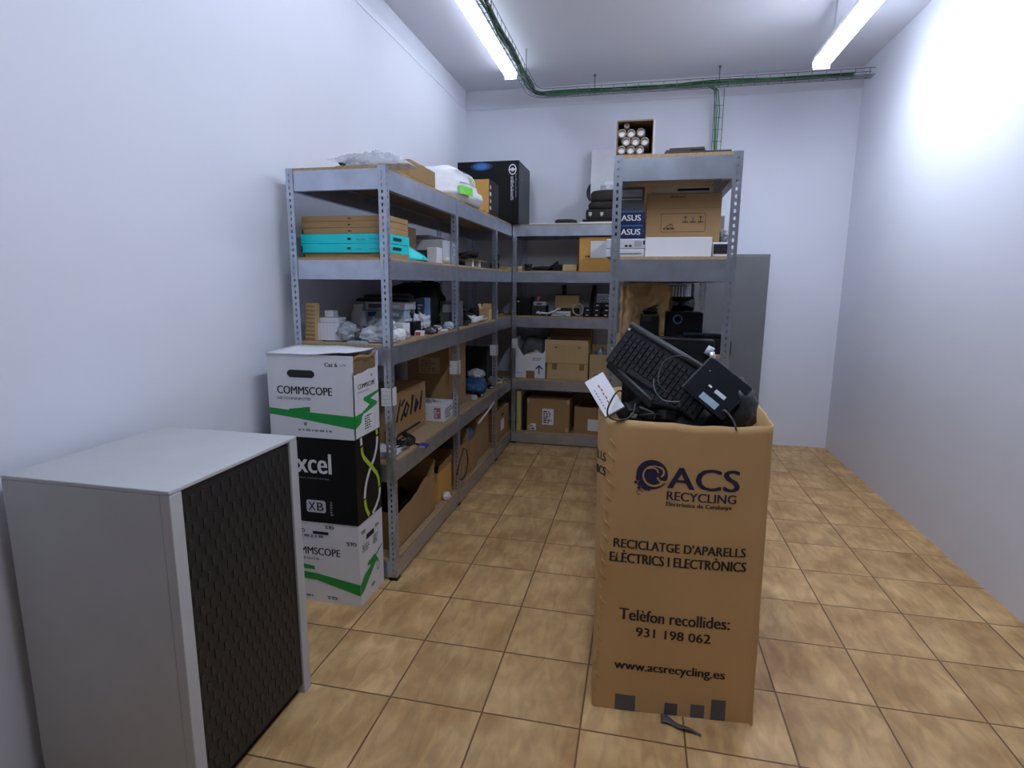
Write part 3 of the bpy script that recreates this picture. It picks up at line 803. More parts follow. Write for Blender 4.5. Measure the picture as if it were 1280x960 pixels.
b = MB(); b.box(-w_/2 + .01, w_/2 - .03, -d_/2 + .01, d_/2 - .01, 0, .03, m_blackm); b.build('plinth', t)

# ------------------------------------------------------------------ left shelving, top board
def card_marks(w, n): return scribble('f', w*.55, .012, w*.62, .018, 1, m_greyink, n)
slab('flat_carton', 'small flat tan carton lying under the clear plastic bag', 'box', (-1.35, 2.735, L5), .25, .13, .036, m_card, bev=.003)
b = MB()
def bag(p, q):
    x = (p - .5) * .40; y = (q - .5) * .135
    e_ = (1 - abs(2 * p - 1) ** 2.4) * (1 - abs(2 * q - 1) ** 2)
    z = .066 * e_ + .003 + .018 * max(0, .18 - p) / .18 * (1 - abs(2 * q - 1))
    z += (.016 * noise.noise(Vector((x * 26, y * 40, 3))) + .010 * abs(noise.noise(Vector((x * 60, y * 60, 9))))) * (.25 + e_)
    z += .030 * max(0, .35 - p) / .35
    return (x, y, max(.001, z))
b.sheet(44, 20, bag, .0008, m_film)
tag(b.build('plastic_bag', loc=(-1.235, 2.592, L5)), 'clear plastic bag of dark leads on top of the left shelving corner', 'bag')
b = MB()
for k in range(7):
    r = random.Random(k + 40); pts = [(-.10 + .018 * i + r.uniform(-.01, .01), r.uniform(-.025, .025), .026 + .020 * math.sin(PI * i / 7) * r.uniform(.4, 1)) for i in range(8)]
    b.tube(pts, .005, m_cable_k, 6)
tag(b.build('cable_bundle', loc=(-1.30, 2.592, L5)), 'black leads bundled inside the clear plastic bag on the top board', 'cable')
carton('flat brown carton on the top board behind the plastic bag', (-1.30, 2.995, L5), .31, .36, .085, m_card, tape='t')
# white sack
b = MB(); NU, NV = 44, 26
prof = []
vs = []
for j in range(NV + 1):
    v = j / NV
    for i in range(NU):
        a = 2 * PI * i / NU; ca, sa = math.cos(a), math.sin(a)
        rx = .235 * (1 - .40 * v ** 1.8); ry = (.36 if sa > 0 else .33) * (1 - (.62 if sa > 0 else .22) * v ** 1.5)
        k = (abs(ca) ** 3.2 + abs(sa) ** 3.2) ** (-1 / 3.2)
        top = (1 - max(0, v - .85) / .15) if v > .85 else 1
        f = math.sqrt(max(0, 1 - (max(0, v - .8) / .2) ** 2)) if v > .8 else 1 - .12 * max(0, .15 - v) / .15
        x, y = rx * ca * k * f, ry * sa * k * f; z = .232 * v
        n_ = .014 * noise.noise(Vector((x * 9, y * 9, z * 14))) + .006 * noise.noise(Vector((x * 24, y * 24, z * 34)))
        vs.append((x * (1 + n_ * 4) , y * (1 + n_ * 3), max(0, z + (n_ if v > .05 else 0))))
b.add(vs, [(j * NU + i, j * NU + (i + 1) % NU, (j + 1) * NU + (i + 1) % NU, (j + 1) * NU + i) for j in range(NV) for i in range(NU)] + [tuple(reversed(range(NU))), tuple(NV * NU + i for i in range(NU))], m_sack, True)
t = thing('sack', 'bulging white plastic sack with green print on the top board', 'bag', (-1.335, 3.86, L5))
b.build('film', t)
def sackpt(s, z):        # s along +y on the aisle side
    v = z / .232; ry = .33 * (1 - .22 * v ** 1.5) if s < 0 else .36 * (1 - .62 * v ** 1.5); rx = .235 * (1 - .40 * v ** 1.8)
    q = max(-.96, min(.96, s / ry)); ca = (1 - abs(q) ** 3.2) ** (1 / 3.2)
    return (rx * ca * (1.03) + .014, s, z)
b = MB()
for pr in (('q', [(-.27, .035), (-.14, .03), (-.115, .085), (-.26, .088)]),):
    P = pr[1]; nn = 6; G = []
    for j in range(nn + 1):
        for i in range(nn + 1):
            a, c = i / nn, j / nn
            s_ = (P[0][0] * (1 - a) + P[1][0] * a) * (1 - c) + (P[3][0] * (1 - a) + P[2][0] * a) * c; z_ = (P[0][1] * (1 - a) + P[1][1] * a) * (1 - c) + (P[3][1] * (1 - a) + P[2][1] * a) * c
            G.append(sackpt(s_, z_))
    b.add(G, [(j * (nn + 1) + i, j * (nn + 1) + i + 1, (j + 1) * (nn + 1) + i + 1, (j + 1) * (nn + 1) + i) for j in range(nn) for i in range(nn)], m_sack_g, True)
for s0, z0, s1, hh, mm in ((-.24, .102, -.02, .010, m_greyink), (-.22, .180, .0, .008, m_greyink), (-.03, .13, .0, .045, m_sack_g)):
    s = s0
    while s < s1:
        ww = .012; b.quad(sackpt(s, z0), sackpt(s + ww, z0), sackpt(s + ww, z0 + hh), sackpt(s, z0 + hh), mm); s += ww + (.006 if hh < .03 else 0)
b.build('printed_marks', t)
t = carton('orange-brown box with black sides between the white sack and the black case box', (-1.205, 4.47, L5), .135, .30, .245, m_card_o, prints=scribble('f', .03, .015, .11, .025, 1, m_tape, 2))
b = MB(); b.box(.0675, .0685, -.149, .149, .002, .243, m_blackbox); b.box(-.0675, .0675, -.149, .149, .245, .246, m_blackbox)
for k in range(4): b.box(.0685, .0689, -.135 + .012 * (k % 2), -.085, .03 + k * .05, .055 + k * .05, m_grey_l)
b.build('printed_side', t)
pw, pd, ph = .555, .50, .53
def glow(cx, cz, rx, rz, m, n=20): return ('q', 'f', [(cx + rx * math.cos(2 * PI * k / n), cz + rz * math.sin(2 * PI * k / n)) for k in range(n)], m)
t = carton('large black box with blue and white print in the corner on the top boards', (-1.352, 5.345, L5), pw, pd, ph, m_blackbox, name='case_box',
           prints=[glow(.22, .487, .10, .036, m_navy), glow(.22, .489, .075, .030, m_bluegl), glow(.225, .491, .045, .022, m_blue2), glow(.50, .455, .035, .045, m_wink), glow(.50, .455, .026, .036, m_blackbox), ('r', 'f', (.470, .448, .53, .462), m_wink), glow(.50, .455, .012, .018, m_wink)] +
           scribble('f', .485, .20, .515, .40, 22, m_wink, 31) + scribble('f', .525, .22, .54, .42, 22, m_greyink, 32) + scribble('r', .10, .38, .14, .47, 3, m_greyink, 33) + scribble('r', .3, .2, .42, .4, 6, m_dark, 34))
b = MB(); b.box(pw/2, pw/2 + .0012, -pd/2 + .002, pd/2 - .002, .002, ph - .002, m_dark); b.build('side_panel', t)

# ------------------------------------------------------------------ left shelving, fourth board
zs = [L4, 1.631, 1.674, 1.719, 1.748, 1.778, 1.803]
kinds = [(m_card, 'brown'), (m_teal, 'turquoise'), (m_teal, 'turquoise'), (m_card, 'brown'), (m_card, 'brown'), (m_card, 'brown')]
names = ['flat brown box at the bottom of the stack of six on the fourth board', 'lower of the two turquoise boxes in the stack on the fourth board',
         'upper of the two turquoise boxes in the stack on the fourth board', 'flat brown box resting directly on the upper turquoise box',
         'flat brown box second from the top of the stack of six', 'flat brown box on the very top of the stack of six']
for k in range(6):
    mm, _ = kinds[k]; hh = zs[k + 1] - zs[k] - .0008; teal = mm is m_teal
    wd = .455 if teal else .45
    pr = scribble('f', .245, hh*.35, .275, hh*.62, 1, m_ink, 1, .9) if k != 0 else []
    if teal: pr += scribble('f', .29, hh*.35, .34, hh*.52, 1, m_greyink, k) + scribble('f', .36, hh*.4, .44, hh*.55, 1, m_dblue, k + 3) + [('r', 'r', (.05, hh*.35, .15, hh*.68), m_ink)]
    pr += [('r', 'r', (.006, hh*.15, .012, hh*.85), m_ink), ('r', 'f', (.002, hh*.1, .010, hh*.8), m_ink if k in (0, 1, 3) else mm)]
    carton(names[k], (-1.161 - wd/2 + random.uniform(-.003, .003) - (.0 if teal else .004), 2.572 + .12 + (.004 if not teal else 0), zs[k]), wd, .24 if not teal else .25, hh, mm, prints=pr, name='flat_box', group='flat boxes stacked on the fourth board', bev=.002)
t = thing('box_lid', 'turquoise folded box lid slumped on the fourth board behind the stacked boxes', 'lid', (-1.185, 2.93, L4))
b = MB(); b.sheet(6, 5, lambda p, q: (-.03 + .07 * p + .02 * q, -.06 + .12 * p, .085 * (1 - q) * (1 - p * .75) + .003), .003, m_teal); b.build('panel', t)
b = MB(); b.sheet(4, 3, lambda p, q: (.0 + .05 * p, .03 + .05 * q, .012 + .012 * math.sin(3 * p)), .003, m_teal); b.build('tab', t)
t = thing('handset', 'grey and black handset with a red tip propped behind the turquoise boxes', 'handset', (-1.29, 2.97, L4 + .012), 0, None, (-.25, .25, .3))
b = MB(); b.box(-.025, .025, -.02, .02, .0, .15, m_dark); b.build('body', t, bevel=.008)
b = MB(); b.box(-.018, .018, -.024, -.02, .02, .09, m_grey_l); b.build('keypad', t, bevel=.003)
b = MB(); b.box(-.014, .014, -.012, .012, .15, .17, m_red); b.build('tip', t, bevel=.004)
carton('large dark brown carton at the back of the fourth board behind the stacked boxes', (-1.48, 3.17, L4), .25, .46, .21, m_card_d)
device('case', 'light grey metal case with a small dark mark, standing on the fourth board', 'electronics', (-1.290, 3.56, L4), .205, .30, .145, m_grey_l, front=scribble('f', .01, .125, .045, .132, 1, m_ink, 2), feet=False)
device('power_module', 'dark green and black module in front of the light grey case', 'electronics', (-1.265, 3.30, L4), .075, .09, .075, m_dark, front=[('r', 'f', (.012, .02, .062, .06), m_pcb), ('r', 'f', (.02, .03, .035, .048), m_grey_l)], feet=False)
carton('small white box at the board edge in front of the light grey case', (-1.19, 3.27, L4), .062, .09, .088, m_wbox, name='small_box')
lump('crumpled_wrap', 'crumpled cream wrapping at the shelf edge beside the small white box', 'wrap', (-1.175, 3.40, L4), (.028, .05, .022), m_cream, .5, 3, 4)
device('computer', 'grey desktop computer standing upright on the fourth board, second bay', 'computer', (-1.40, 3.78, L4), .10, .32, .19, m_grey_d, panel=m_grey, front=[('r', 'f', (.02, .05, .08, .15), m_black)])
device('computer', 'narrow pale grey computer standing beside the upright desktop in the second bay', 'computer', (-1.53, 3.95, L4), .09, .30, .17, m_grey, feet=False)
for k, (yy, lb_) in enumerate(((4.02, 'small white block propping the near end of the tan circuit board'), (4.20, 'small white block propping the far end of the tan circuit board'))):
    slab('spacer_block', lb_, 'block', (-1.20, yy, L4), .05, .05, .045, m_wplas, group='white blocks under the circuit board')
circuit_board('tan circuit board laid across two white blocks on the fourth board', (-1.22, 4.12, L4 + .046), .14, .42, m=m_pcbt, seed=5)
cable_coil('black cable heap lying on the tan circuit board', (-1.24, 4.12, L4 + .067), .065, 5, .006, seed=9, squash=1.6, up_=.05)
lump('cable_bag', 'black bagged cables at the back of the second bay, fourth board', 'cables', (-1.45, 4.3, L4), (.13, .2, .07), m_black, .3, 3, 8)
t = thing('hand_drill', 'black hand tool lying on the fourth board in the third bay', 'tool', (-1.24, 4.9, L4), .4)
b = MB(); b.cyl((0, -.09, .035), (0, .09, .035), .03, m_black, 14); b.build('body', t)
b = MB(); b.tube([(0, .05, .035), (.03, .06, .09), (.05, .065, .125)], [.02, .017, .02], m_black, 8); b.build('handle', t)
b = MB(); b.cyl((0, -.15, .035), (0, -.09, .035), .008, m_dark, 10, .02); b.build('nozzle', t)
slab('flat_module', 'olive green flat module under the black tool in the third bay', 'electronics', (-1.22, 5.13, L4), .14, .2, .03, m_pcbt)

# ------------------------------------------------------------------ left shelving, third board
def cor(b):
    for k in range(9): b.box(-.0272, .0272, -.0215, -.0195, .008 + k * .02, .016 + k * .02, m_card)
slab('cardboard_strip', 'tan corrugated cardboard strip standing at the left end of the third board', 'cardboard', (-1.602, 2.60, L3), .054, .038, .186, m_card_l, rot=(0, .06, 0), extra=cor)
carton('ribbed white box standing on the third board beside the tan strip', (-1.518, 2.66, L3), .125, .11, .088, m_wbox, name='small_box', prints=[('r', 'f', (x, .004, x + .0015, .084), m_grey_l) for x in (.02, .04, .06, .08, .1)])
carton('white box on top of the ribbed white box', (-1.523, 2.665, L3 + .0885), .105, .08, .026, m_wbox, name='small_box')
carton('white cube topmost above the ribbed white box', (-1.527, 2.665, L3 + .1152), .048, .05, .034, m_wbox, name='small_box')
for k, (x, y, hh, lb_) in enumerate(((-1.50, 2.90, .17, 'tall clear plastic jar behind the small white boxes'), (-1.40, 2.98, .15, 'shorter clear plastic jar to the right of the tall one'))):
    t = thing('clear_jar', lb_, 'jar', (x, y, L3), group='clear jars on the third board')
    b = MB(); b.lathe([(.036, 0), (.04, .006), (.04, hh*.75), (.024, hh*.88), (.024, hh*.93)], m_clear, seg=18); b.build('body', t)
    b = MB(); b.lathe([(.027, hh*.93), (.027, hh), (.02, hh + .002)], m_grey_l, seg=16); b.build('lid', t)
for k in range(4):
    device('blister_pack', 'pale blue blister pack, %s of the four under the flat keyboards' % ['lowest', 'second lowest', 'second highest', 'highest'][k], 'package', (-1.40 + .006 * (k % 2), 3.09, L3 + .046 * k), .24, .16, .0445, [m_lblue, m_grey_l, m_lblue, m_haze][k], front=[('r', 'f', (.02, .01, .10, .034), [m_dblue, m_wink, m_blueink, m_grey_d][k]), ('r', 'f', (.13, .012, .21, .03), m_wink)], feet=False, group='blister packs stacked on the third board')
keyboard('black keyboard lying on the pale blue blister packs', (-1.41, 3.08, L3 + .184), .32, .14)
keyboard('second black keyboard askew on top of the first', (-1.40, 3.09, L3 + .2055), .26, .13, rz=.15)
lump('antistatic_bag', 'grey film bag crumpled in front of the ribbed white box', 'bag', (-1.415, 2.62, L3), (.055, .05, .05), m_greybag, .3, 3, 11, group='film bags on the third board')
lump('antistatic_bag', 'cloudy white film bag beside the corner upright on the third board', 'bag', (-1.27, 2.60, L3), (.06, .05, .042), m_haze, .35, 3, 12, group='film bags on the third board')
lump('antistatic_bag', 'smoky film bag behind the cloudy one on the third board', 'bag', (-1.30, 2.75, L3), (.085, .06, .06), m_greybag, .35, 3, 13, group='film bags on the third board')
lump('wire_ball', 'dark ball of tangled wire between the film bags', 'wire', (-1.345, 2.62, L3), (.03, .03, .03), m_grey_d, .45, 5, 14)
papers('loose white sheets on the front edge of the third board, above the open carton', (-1.475, 2.585, L3), .13, .05, 3, seed=5)
carton('white box behind the film bags on the third board', (-1.28, 2.90, L3), .12, .09, .075, m_wbox, name='small_box', prints=[('r', 'f', (.055, .02, .062, .07), m_ink)])
lump('paper_roll', 'white paper roll on its side just past the corner upright', 'paper roll', (-1.185, 2.71, L3), (.028, .06, .034), m_wpap, .1, 2, 15, power=.8)
lump('antistatic_bag', 'pink-white film scrap in front of the paper roll', 'bag', (-1.18, 2.62, L3), (.028, .03, .022), m_haze, .4, 4, 16, group='film bags on the third board')
t = carton('small red and white box at the front edge of the third board', (-1.185, 3.0, L3), .05, .07, .028, m_wbox, prints=[('r', 'f', (.004, .004, .03, .024), m_redink), ('r', 'r', (.01, .006, .06, .02), m_redink)], name='small_box', rz=.3)
device('router', 'small black network box behind the red and white box', 'electronics', (-1.255, 3.06, L3), .07, .10, .075, m_black, feet=False)
lump('plastic_bag', 'white plastic bag scrunched behind the black network box', 'bag', (-1.27, 3.22, L3), (.05, .07, .06), m_haze, .45, 3, 17)
carton('upright dark blue packet at the back of the third board', (-1.30, 3.36, L3), .055, .10, .20, m_dblue, name='small_box', prints=scribble('f', .01, .05, .045, .17, 6, m_wink, 18))
carton('grey packaged item under dark wrap, third board near the blue packet', (-1.40, 3.30, L3), .09, .12, .17, m_grey_d, name='small_box')
slab('card', 'white card lying on the front edge of the third board before the second upright', 'card', (-1.19, 3.38, L3), .07, .12, .006, m_wpap, rz=.25)
lump('antistatic_bag', 'blue-grey film bag at the board edge beside the white card', 'bag', (-1.185, 3.49, L3), (.03, .04, .025), m_haze, .4, 4, 19, group='film bags on the third board')
adapter('black power adapter on the third board before the white card', (-1.20, 3.22, L3), .5, seed=2)
lump('fabric_bag', 'black fabric bag slumped at the back of the third board', 'bag', (-1.45, 3.56, L3), (.15, .19, .16), m_blackm, .14, 2, 20, power=.7)
device('printer', 'grey printer beside the black fabric bag on the third board', 'printer', (-1.235, 3.71, L3), .11, .16, .17, m_grey_d, front=[('r', 'f', (.02, .10, .11, .15), m_grey)], feet=False)
for k in range(6):
    cable_coil(['black cable coil on the third board beside the second upright', 'black cable coil behind the white papers', 'thick black cable coil at the back of the second bay', 'black cable coil below the wide coil in the second bay',
                'small black cable coil beside the cream box', 'black cable coil at the far end of the second bay'][k],
               ((-1.215, -1.29, -1.43, -1.34, -1.30, -1.40)[k], (3.88, 4.02, 3.88, 4.20, 4.46, 4.40)[k], L3), (.05, .07, .09, .08, .05, .08)[k], 6, (.005, .007, .009, .008, .006, .008)[k], seed=20 + k, up_=.07, group='black cable coils on the third board')
lump('cable_bag', 'tall black bundle of cables against the wall in the second bay', 'cables', (-1.55, 4.15, L3), (.075, .22, .17), m_blackm, .3, 3, 26)
papers('crumpled white papers on the third board in the second bay', (-1.19, 4.17, L3), .07, .26, 5, seed=8, curl=.035)
carton('open cream carton next to the third upright on the third board', (-1.20, 4.45, L3), .08, .09, .09, m_card_l, flaps=[('l', .04, 20), ('b', .04, 15)], name='small_box')
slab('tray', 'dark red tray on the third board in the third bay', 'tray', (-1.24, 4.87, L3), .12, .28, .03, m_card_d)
cable_coil('black cable coil on the dark red tray', (-1.25, 4.87, L3 + .031), .05, 5, .006, seed=31, up_=.04, group='black cable coils on the third board')

# small loose things along the third board
t = thing('handset', 'black telephone handset standing behind the small red and white box', 'phone', (-1.285, 3.115, L3), .3)
b = MB(); b.tube([(0, 0, 0.001), (0, .008, .05), (0, .004, .10), (0, -.012, .13)], [.022, .016, .016, .022], m_black, 10); b.build('body', t)
t = thing('computer_mouse', 'grey computer mouse at the board edge beside the black adapter', 'mouse', (-1.175, 3.13, L3), .8)
b = MB(); b.blob((0, 0, .014), (.028, .048, .018), m_grey_d, .03, 1, 3, .75); b.build('body', t)
b = MB(); b.cyl((-.004, -.026, .030), (.004, -.026, .030), .006, m_grey_l, 10); b.build('wheel', t)
cable_coil('grey cable coil behind the paper roll near the corner upright', (-1.23, 2.83, L3), .04, 4, .004, m_grey, seed=201, up_=.05, group='cable coils along the third board')
cable_coil('white cable coil lying before the upright blue packet', (-1.215, 3.32, L3), .032, 3, .0035, m_wplas, seed=202, up_=.03, group='cable coils along the third board')
cable_coil('dark cable coil in front of the grey printer', (-1.19, 3.60, L3), .035, 4, .004, m_cable_k, seed=203, up_=.05, group='cable coils along the third board')
adapter('dark grey adapter block under the white plastic bag on the third board', (-1.215, 3.18, L3), 1.0, (.05, .08, .03), m_dark, seed=204)
carton('small brown box leaning between the film bags on the third board', (-1.38, 2.72, L3), .06, .07, .05, m_card, name='small_box', rz=.4)
slab('disc_case', 'thin transparent grey case lying flat by the dark wire ball', 'case', (-1.33, 2.56, L3), .10, .06, .008, m_lblue, rz=.2)
papers('white leaflets lying under the cloudy film bag at the corner upright', (-1.245, 2.595, L3), .09, .05, 3, seed=205)
lump('antistatic_bag', 'flat grey film bag between the second upright and the black coils', 'bag', (-1.30, 3.86, L3), (.06, .07, .035), m_greybag, .4, 4, 206, group='film bags on the third board')
lump('antistatic_bag', 'crinkled film bag in front of the thick cable coil in the second bay', 'bag', (-1.22, 4.05, L3), (.035, .05, .03), m_haze, .4, 4, 207, group='film bags on the third board')
carton('pale blue small packet beside the dark red tray in the third bay', (-1.20, 4.70, L3), .06, .10, .07, m_lblue, name='small_box')
device('router', 'flat black network box on the dark red tray side, near the back shelving', 'electronics', (-1.30, 5.12, L3), .16, .14, .035, m_black, feet=False)

# ------------------------------------------------------------------ left shelving, second board
jw, jd, jh = .36, .50, .30
t = carton('brown carton with black brush lettering behind the corner upright', (-1.395, 3.05, L2), .24, .50, .275, m_card, name='carton',
           prints=[('q', 'r', [(.04, .11), (.11, .23), (.125, .23), (.065, .10)], m_ink), ('q', 'r', [(.095, .105), (.19, .20), (.205, .19), (.115, .095)], m_ink), ('q', 'r', [(.11, .20), (.17, .225), (.18, .215), (.125, .185)], m_ink), ('q', 'r', [(.15, .13), (.20, .21), (.24, .17), (.19, .11)], m_ink), ('q', 'r', [(.17, .15), (.20, .185), (.21, .165), (.185, .135)], m_card),
                   ('q', 'r', [(.24, .12), (.28, .23), (.31, .22), (.26, .11)], m_ink), ('q', 'r', [(.30, .13), (.34, .20), (.38, .16), (.33, .11)], m_ink), ('q', 'r', [(.38, .12), (.43, .23), (.45, .22), (.41, .11)], m_ink),
                   ('q', 'r', [(.04, .115), (.45, .085), (.45, .078), (.04, .105)], m_yelink), ('r', 'r', (.06, .03, .40, .045), m_ink)])
carton('white box edge showing behind the brush-lettered carton', (-1.525, 3.42, L2), .18, .09, .22, m_wbox, name='small_box')
bw, bd, bh = .30, .40, .445
carton('tall brown carton with a paper label on the second board, beside the second upright', (-1.385, 3.83, L2), bw, .38, bh, m_card, prints=[('r', 'r', (.06, .05, .10, .12), m_ink), ('q', 'r', [(.14, .14), (.17, .22), (.20, .14)], m_ink), ('r', 'r', (.16, .06, .18, .14), m_ink), ('r', 'r', (.05, .25, .3, .255), m_tape)],
       labels=[('f', .085, .265, .235, .375, dict(rows=5, seed=40, m=m_card_e, ink=m_fade, label='faded paper label'))])
t = carton('white device box with a red panel in front of the tall labelled carton', (-1.30, 3.47, L2), .235, .20, .108, m_wbox, name='device_box', rz=.0,
           prints=scribble('f', .012, .03, .03, .09, 5, m_ink, 41) + scribble('f', .035, .03, .13, .085, 4, m_greyink, 42) + [('r', 'f', (.172, .02, .215, .09), m_panel_r)] + scribble('f', .176, .03, .21, .08, 4, m_wink, 43) + scribble('r', .03, .02, .17, .09, 4, m_greyink, 44) + scribble('t', .02, .03, .2, .17, 6, m_greyink, 45))
cable_coil('black cable tangle with a violet-blue plug on the second board near the corner upright', (-1.265, 2.85, L2), .075, 5, .005, seed=50, up_=.06, tail=.075, plug=m_vga)
cable_coil('black cable coil beside the brush-lettered carton', (-1.208, 2.745, L2), .045, 4, .004, seed=52, up_=.08)
papers('white sheets hanging over the second board behind the corner upright', (-1.262, 2.665, L2), .15, .13, 6, seed=15, curl=.02)
carton('white box lying under the papers on the second board', (-1.40, 2.64, L2), .11, .12, .06, m_wbox, name='small_box')
lump('plastic_bag', 'blue plastic bag of parts on the second board in the second bay', 'bag', (-1.27, 4.40, L2), (.09, .11, .075), m_blue, .25, 2.5, 55)
lump('plastic_bag', 'white crumpled bag on top of the blue bag', 'bag', (-1.27, 4.42, L2 + .115), (.065, .07, .04), m_haze, .3, 3, 56)
lump('plastic_bag', 'grey film bag behind the blue bag', 'bag', (-1.41, 4.25, L2), (.09, .10, .09), m_greybag, .3, 3, 57)
for k in range(3):
    adapter(['white-tipped adapter on the second board edge, nearest the tall carton', 'black adapter in the middle of the second board edge', 'black adapter beside the third upright on the second board'][k], (-1.20, (4.12, 4.24, 4.60)[k], L2), (.3, 1.2, .6)[k], (.045, .07, .03), m=(m_grey_l, m_black, m_black)[k], seed=60 + k)
cable_coil('cream cable coil on the second board in the third bay', (-1.24, 4.88, L2), .06, 5, .006, m_cream, seed=63, up_=.04)
carton('dark wrapped box at the back of the third bay on the second board', (-1.42, 4.95, L2), .28, .3, .30, m_dark, name='small_box')
circuit_board('green circuit board lying at the edge of the third bay, second board', (-1.21, 5.08, L2), .09, .13, seed=6)

# ------------------------------------------------------------------ left shelving, lowest board
def curved_side(t, w, d, h0, pts, m):
    b = MB(); e = .004
    b.box(-w/2, w/2, -d/2, d/2, 0, e, m); b.box(-w/2, -w/2 + e, -d/2, d/2, e, h0, m); b.box(-w/2 + e, w/2 - e, d/2 - e, d/2, e, h0, m); b.box(-w/2 + e, w/2 - e, -d/2, -d/2 + e, e, h0 * .96, m)
    b.prism([(0, 0), (d, 0)] + pts, (w/2 - e, -d/2, 0), (0, 1, 0), (0, 0, 1), e, m)
    b.build('body', t)
t = thing('carton', 'open brown carton with a sagging front side on the lowest board by the corner upright', 'box', (-1.405, 2.90, L1))
curved_side(t, .44, .58, .215, [(.58, .25), (.50, .235), (.44, .255), (.36, .235), (.30, .212), (.22, .198), (.10, .19), (0, .185)], m_card)
flap(t, .44, .58, .215, 'b', .10, 15, m_card)
lump('scrap_parts', 'black parts and leads filling the sagging open carton', 'parts', (-1.41, 2.93, L1 + .006), (.19, .25, .095), m_black, .3, 4, 70, kind='stuff')
carton('brown open carton with torn flaps on the lowest board before the second upright', (-1.34, 3.40, L1), .30, .26, .20, m_card_o, flaps=[('l', .08, 25), ('f', .07, 170, m_card, dict(torn=True)), ('r', .06, 12, m_card, dict(torn=True, seed=3))])
lump('scrap_parts', 'dark leads heaped in the torn carton before the second upright', 'cables', (-1.34, 3.40, L1 + .005), (.13, .11, .115), m_blackm, .3, 4, 71, kind='stuff')
lump('paper_scrap', 'crumpled white paper scrap on the lowest board edge', 'paper', (-1.168, 3.36, L1), (.02, .035, .025), m_wpap, .5, 4, 72)
b = MB(); b.tube([(.0, -.12, .02), (.0, -.05, .10), (.0, .03, .16), (0, .10, .13), (0, .13, .05), (0, .10, -.02), (0, .04, -.05), (0, -.02, -.045), (0, -.05, -.03)], .0045, m_cable_k, 6)
tag(b.build('loose_cable', loc=(-1.122, 3.56, L1 + .12)), 'black cable looping out of the torn carton over the second upright', 'cable')
for k, (y, dd, hh, xo, lb_) in enumerate(((3.745, .27, .26, 0, 'open brown carton just past the second upright on the lowest board'), (4.00, .19, .245, .004, 'narrow brown carton in the middle of the second bay on the lowest board'))):
    carton(lb_, (-1.345 + xo, y, L1), .34, dd, hh, m_card, flaps=[('b', .07, 10), ('l', .08, 40)] if k == 0 else [('l', .08, 35)], prints=[('r', 'r', (.03, .06, .034, hh - .02), m_tape), ('q', 'r', [(.12, .03), (.14, .03), (.17, .14), (.16, .14)], m_card_e)] if k == 0 else [])
carton('tall brown carton before the third upright on the lowest board', (-1.37, 4.37, L1), .34, .36, .345, m_card, flaps=[('l', .1, 40), ('b', .08, 10)])
device('label_printer', 'white and grey device sticking out of the narrow carton', 'electronics', (-1.235, 3.96, L1 + .15), .05, .06, .165, m_wplas, front=[('r', 'f', (.012, .1, .04, .15), m_grey_d)], feet=False, rot=(-.12, .0, .1))
lump('plastic_bag', 'blue-grey bagged leads spilling from the narrow carton', 'bag', (-1.26, 4.05, L1 + .16), (.07, .05, .09), m_dblue, .3, 3, 74)
lump('scrap_parts', 'black electronic parts in the carton past the second upright', 'parts', (-1.345, 3.74, L1 + .006), (.15, .11, .145), m_dark, .25, 4, 75, kind='stuff')
lump('scrap_parts', 'black parts filling the tall carton before the third upright', 'parts', (-1.37, 4.37, L1 + .006), (.15, .15, .19), m_blackm, .25, 4, 79, kind='stuff')
b = MB(); b.tube([(0, -.17, -.05), (0, 0, 0), (0, .16, .05)], .008, m_wplas, 8)
tag(b.build('plastic_tube', loc=(-1.15, 4.30, L1 + .37), rot=(0, 0, -.12)), 'thin white tube sloping across the tall carton', 'tube')
cable_coil('brown cable coil resting on the tall carton of the lowest board', (-1.23, 4.30, L1 + .349), .05, 4, .005, m_tape, seed=77, up_=.05)
carton('brown carton with a white label and a hand hole in the third bay, lowest board', (-1.36, 4.97, L1), .37, .44, .27, m_card, prints=[('r', 'r', (.15, .20, .24, .225), m_ink)], labels=[('r', .13, .07, .26, .17, dict(rows=0, label='white paper label'))])

# ------------------------------------------------------------------ back shelving
YB0 = 5.20
slab('aluminium_sheet', 'thin silver panel lying on the top board beside the big case box', 'panel', (-.80, 5.42, L5), .42, .30, .018, m_silver, rz=.05)
lump('fabric_sleeve', 'flat dark sleeve lying on the thin silver panel', 'sleeve', (-.69, 5.38, L5 + .0185), (.10, .09, .022), m_cloth, .1, 2, 80, power=.6)
slab('white_board', 'white board flat on the top board under the briefcases', 'board', (-.36, 5.42, L5), .40, .34, .022, m_wplas)
slab('flat_device', 'black flat device on the white board under the briefcases', 'electronics', (-.345, 5.41, L5 + .0225), .37, .30, .022, m_black)
t = thing('briefcase', 'black briefcase with two silver latches on the top board, lowest of the bags', 'bag', (-.325, 5.42, L5 + .045))
b = MB(); b.box(-.18, .18, -.14, .14, 0, .088, m_cloth); b.build('shell', t, bevel=.016)
for x in (-.14, -.04, .07):
    b = MB(); b.box(x - .014, x + .014, -.146, -.138, .035, .062, m_silver); b.box(x - .006, x + .006, -.150, -.146, .025, .055, m_silver); b.build('latch', t, bevel=.002)
lump('laptop_bag', 'dark fabric laptop bag lying on the briefcase', 'bag', (-.32, 5.42, L5 + .1335), (.175, .14, .040), m_cloth, .06, 2, 82, power=.5)
lump('laptop_bag', 'rounded dark fabric bag second from the top of the bag pile', 'bag', (-.315, 5.42, L5 + .203), (.165, .13, .055), m_cloth, .06, 2, 83, power=.55)
device('media_player', 'silver slim device with a white square on top of the bag pile', 'electronics', (-.29, 5.42, L5 + .299), .20, .2, .045, m_grey_l, front=[('r', 'f', (.06, .008, .085, .04), m_wink)] + scribble('f', .01, .012, .055, .035, 3, m_grey_d, 84), feet=False)
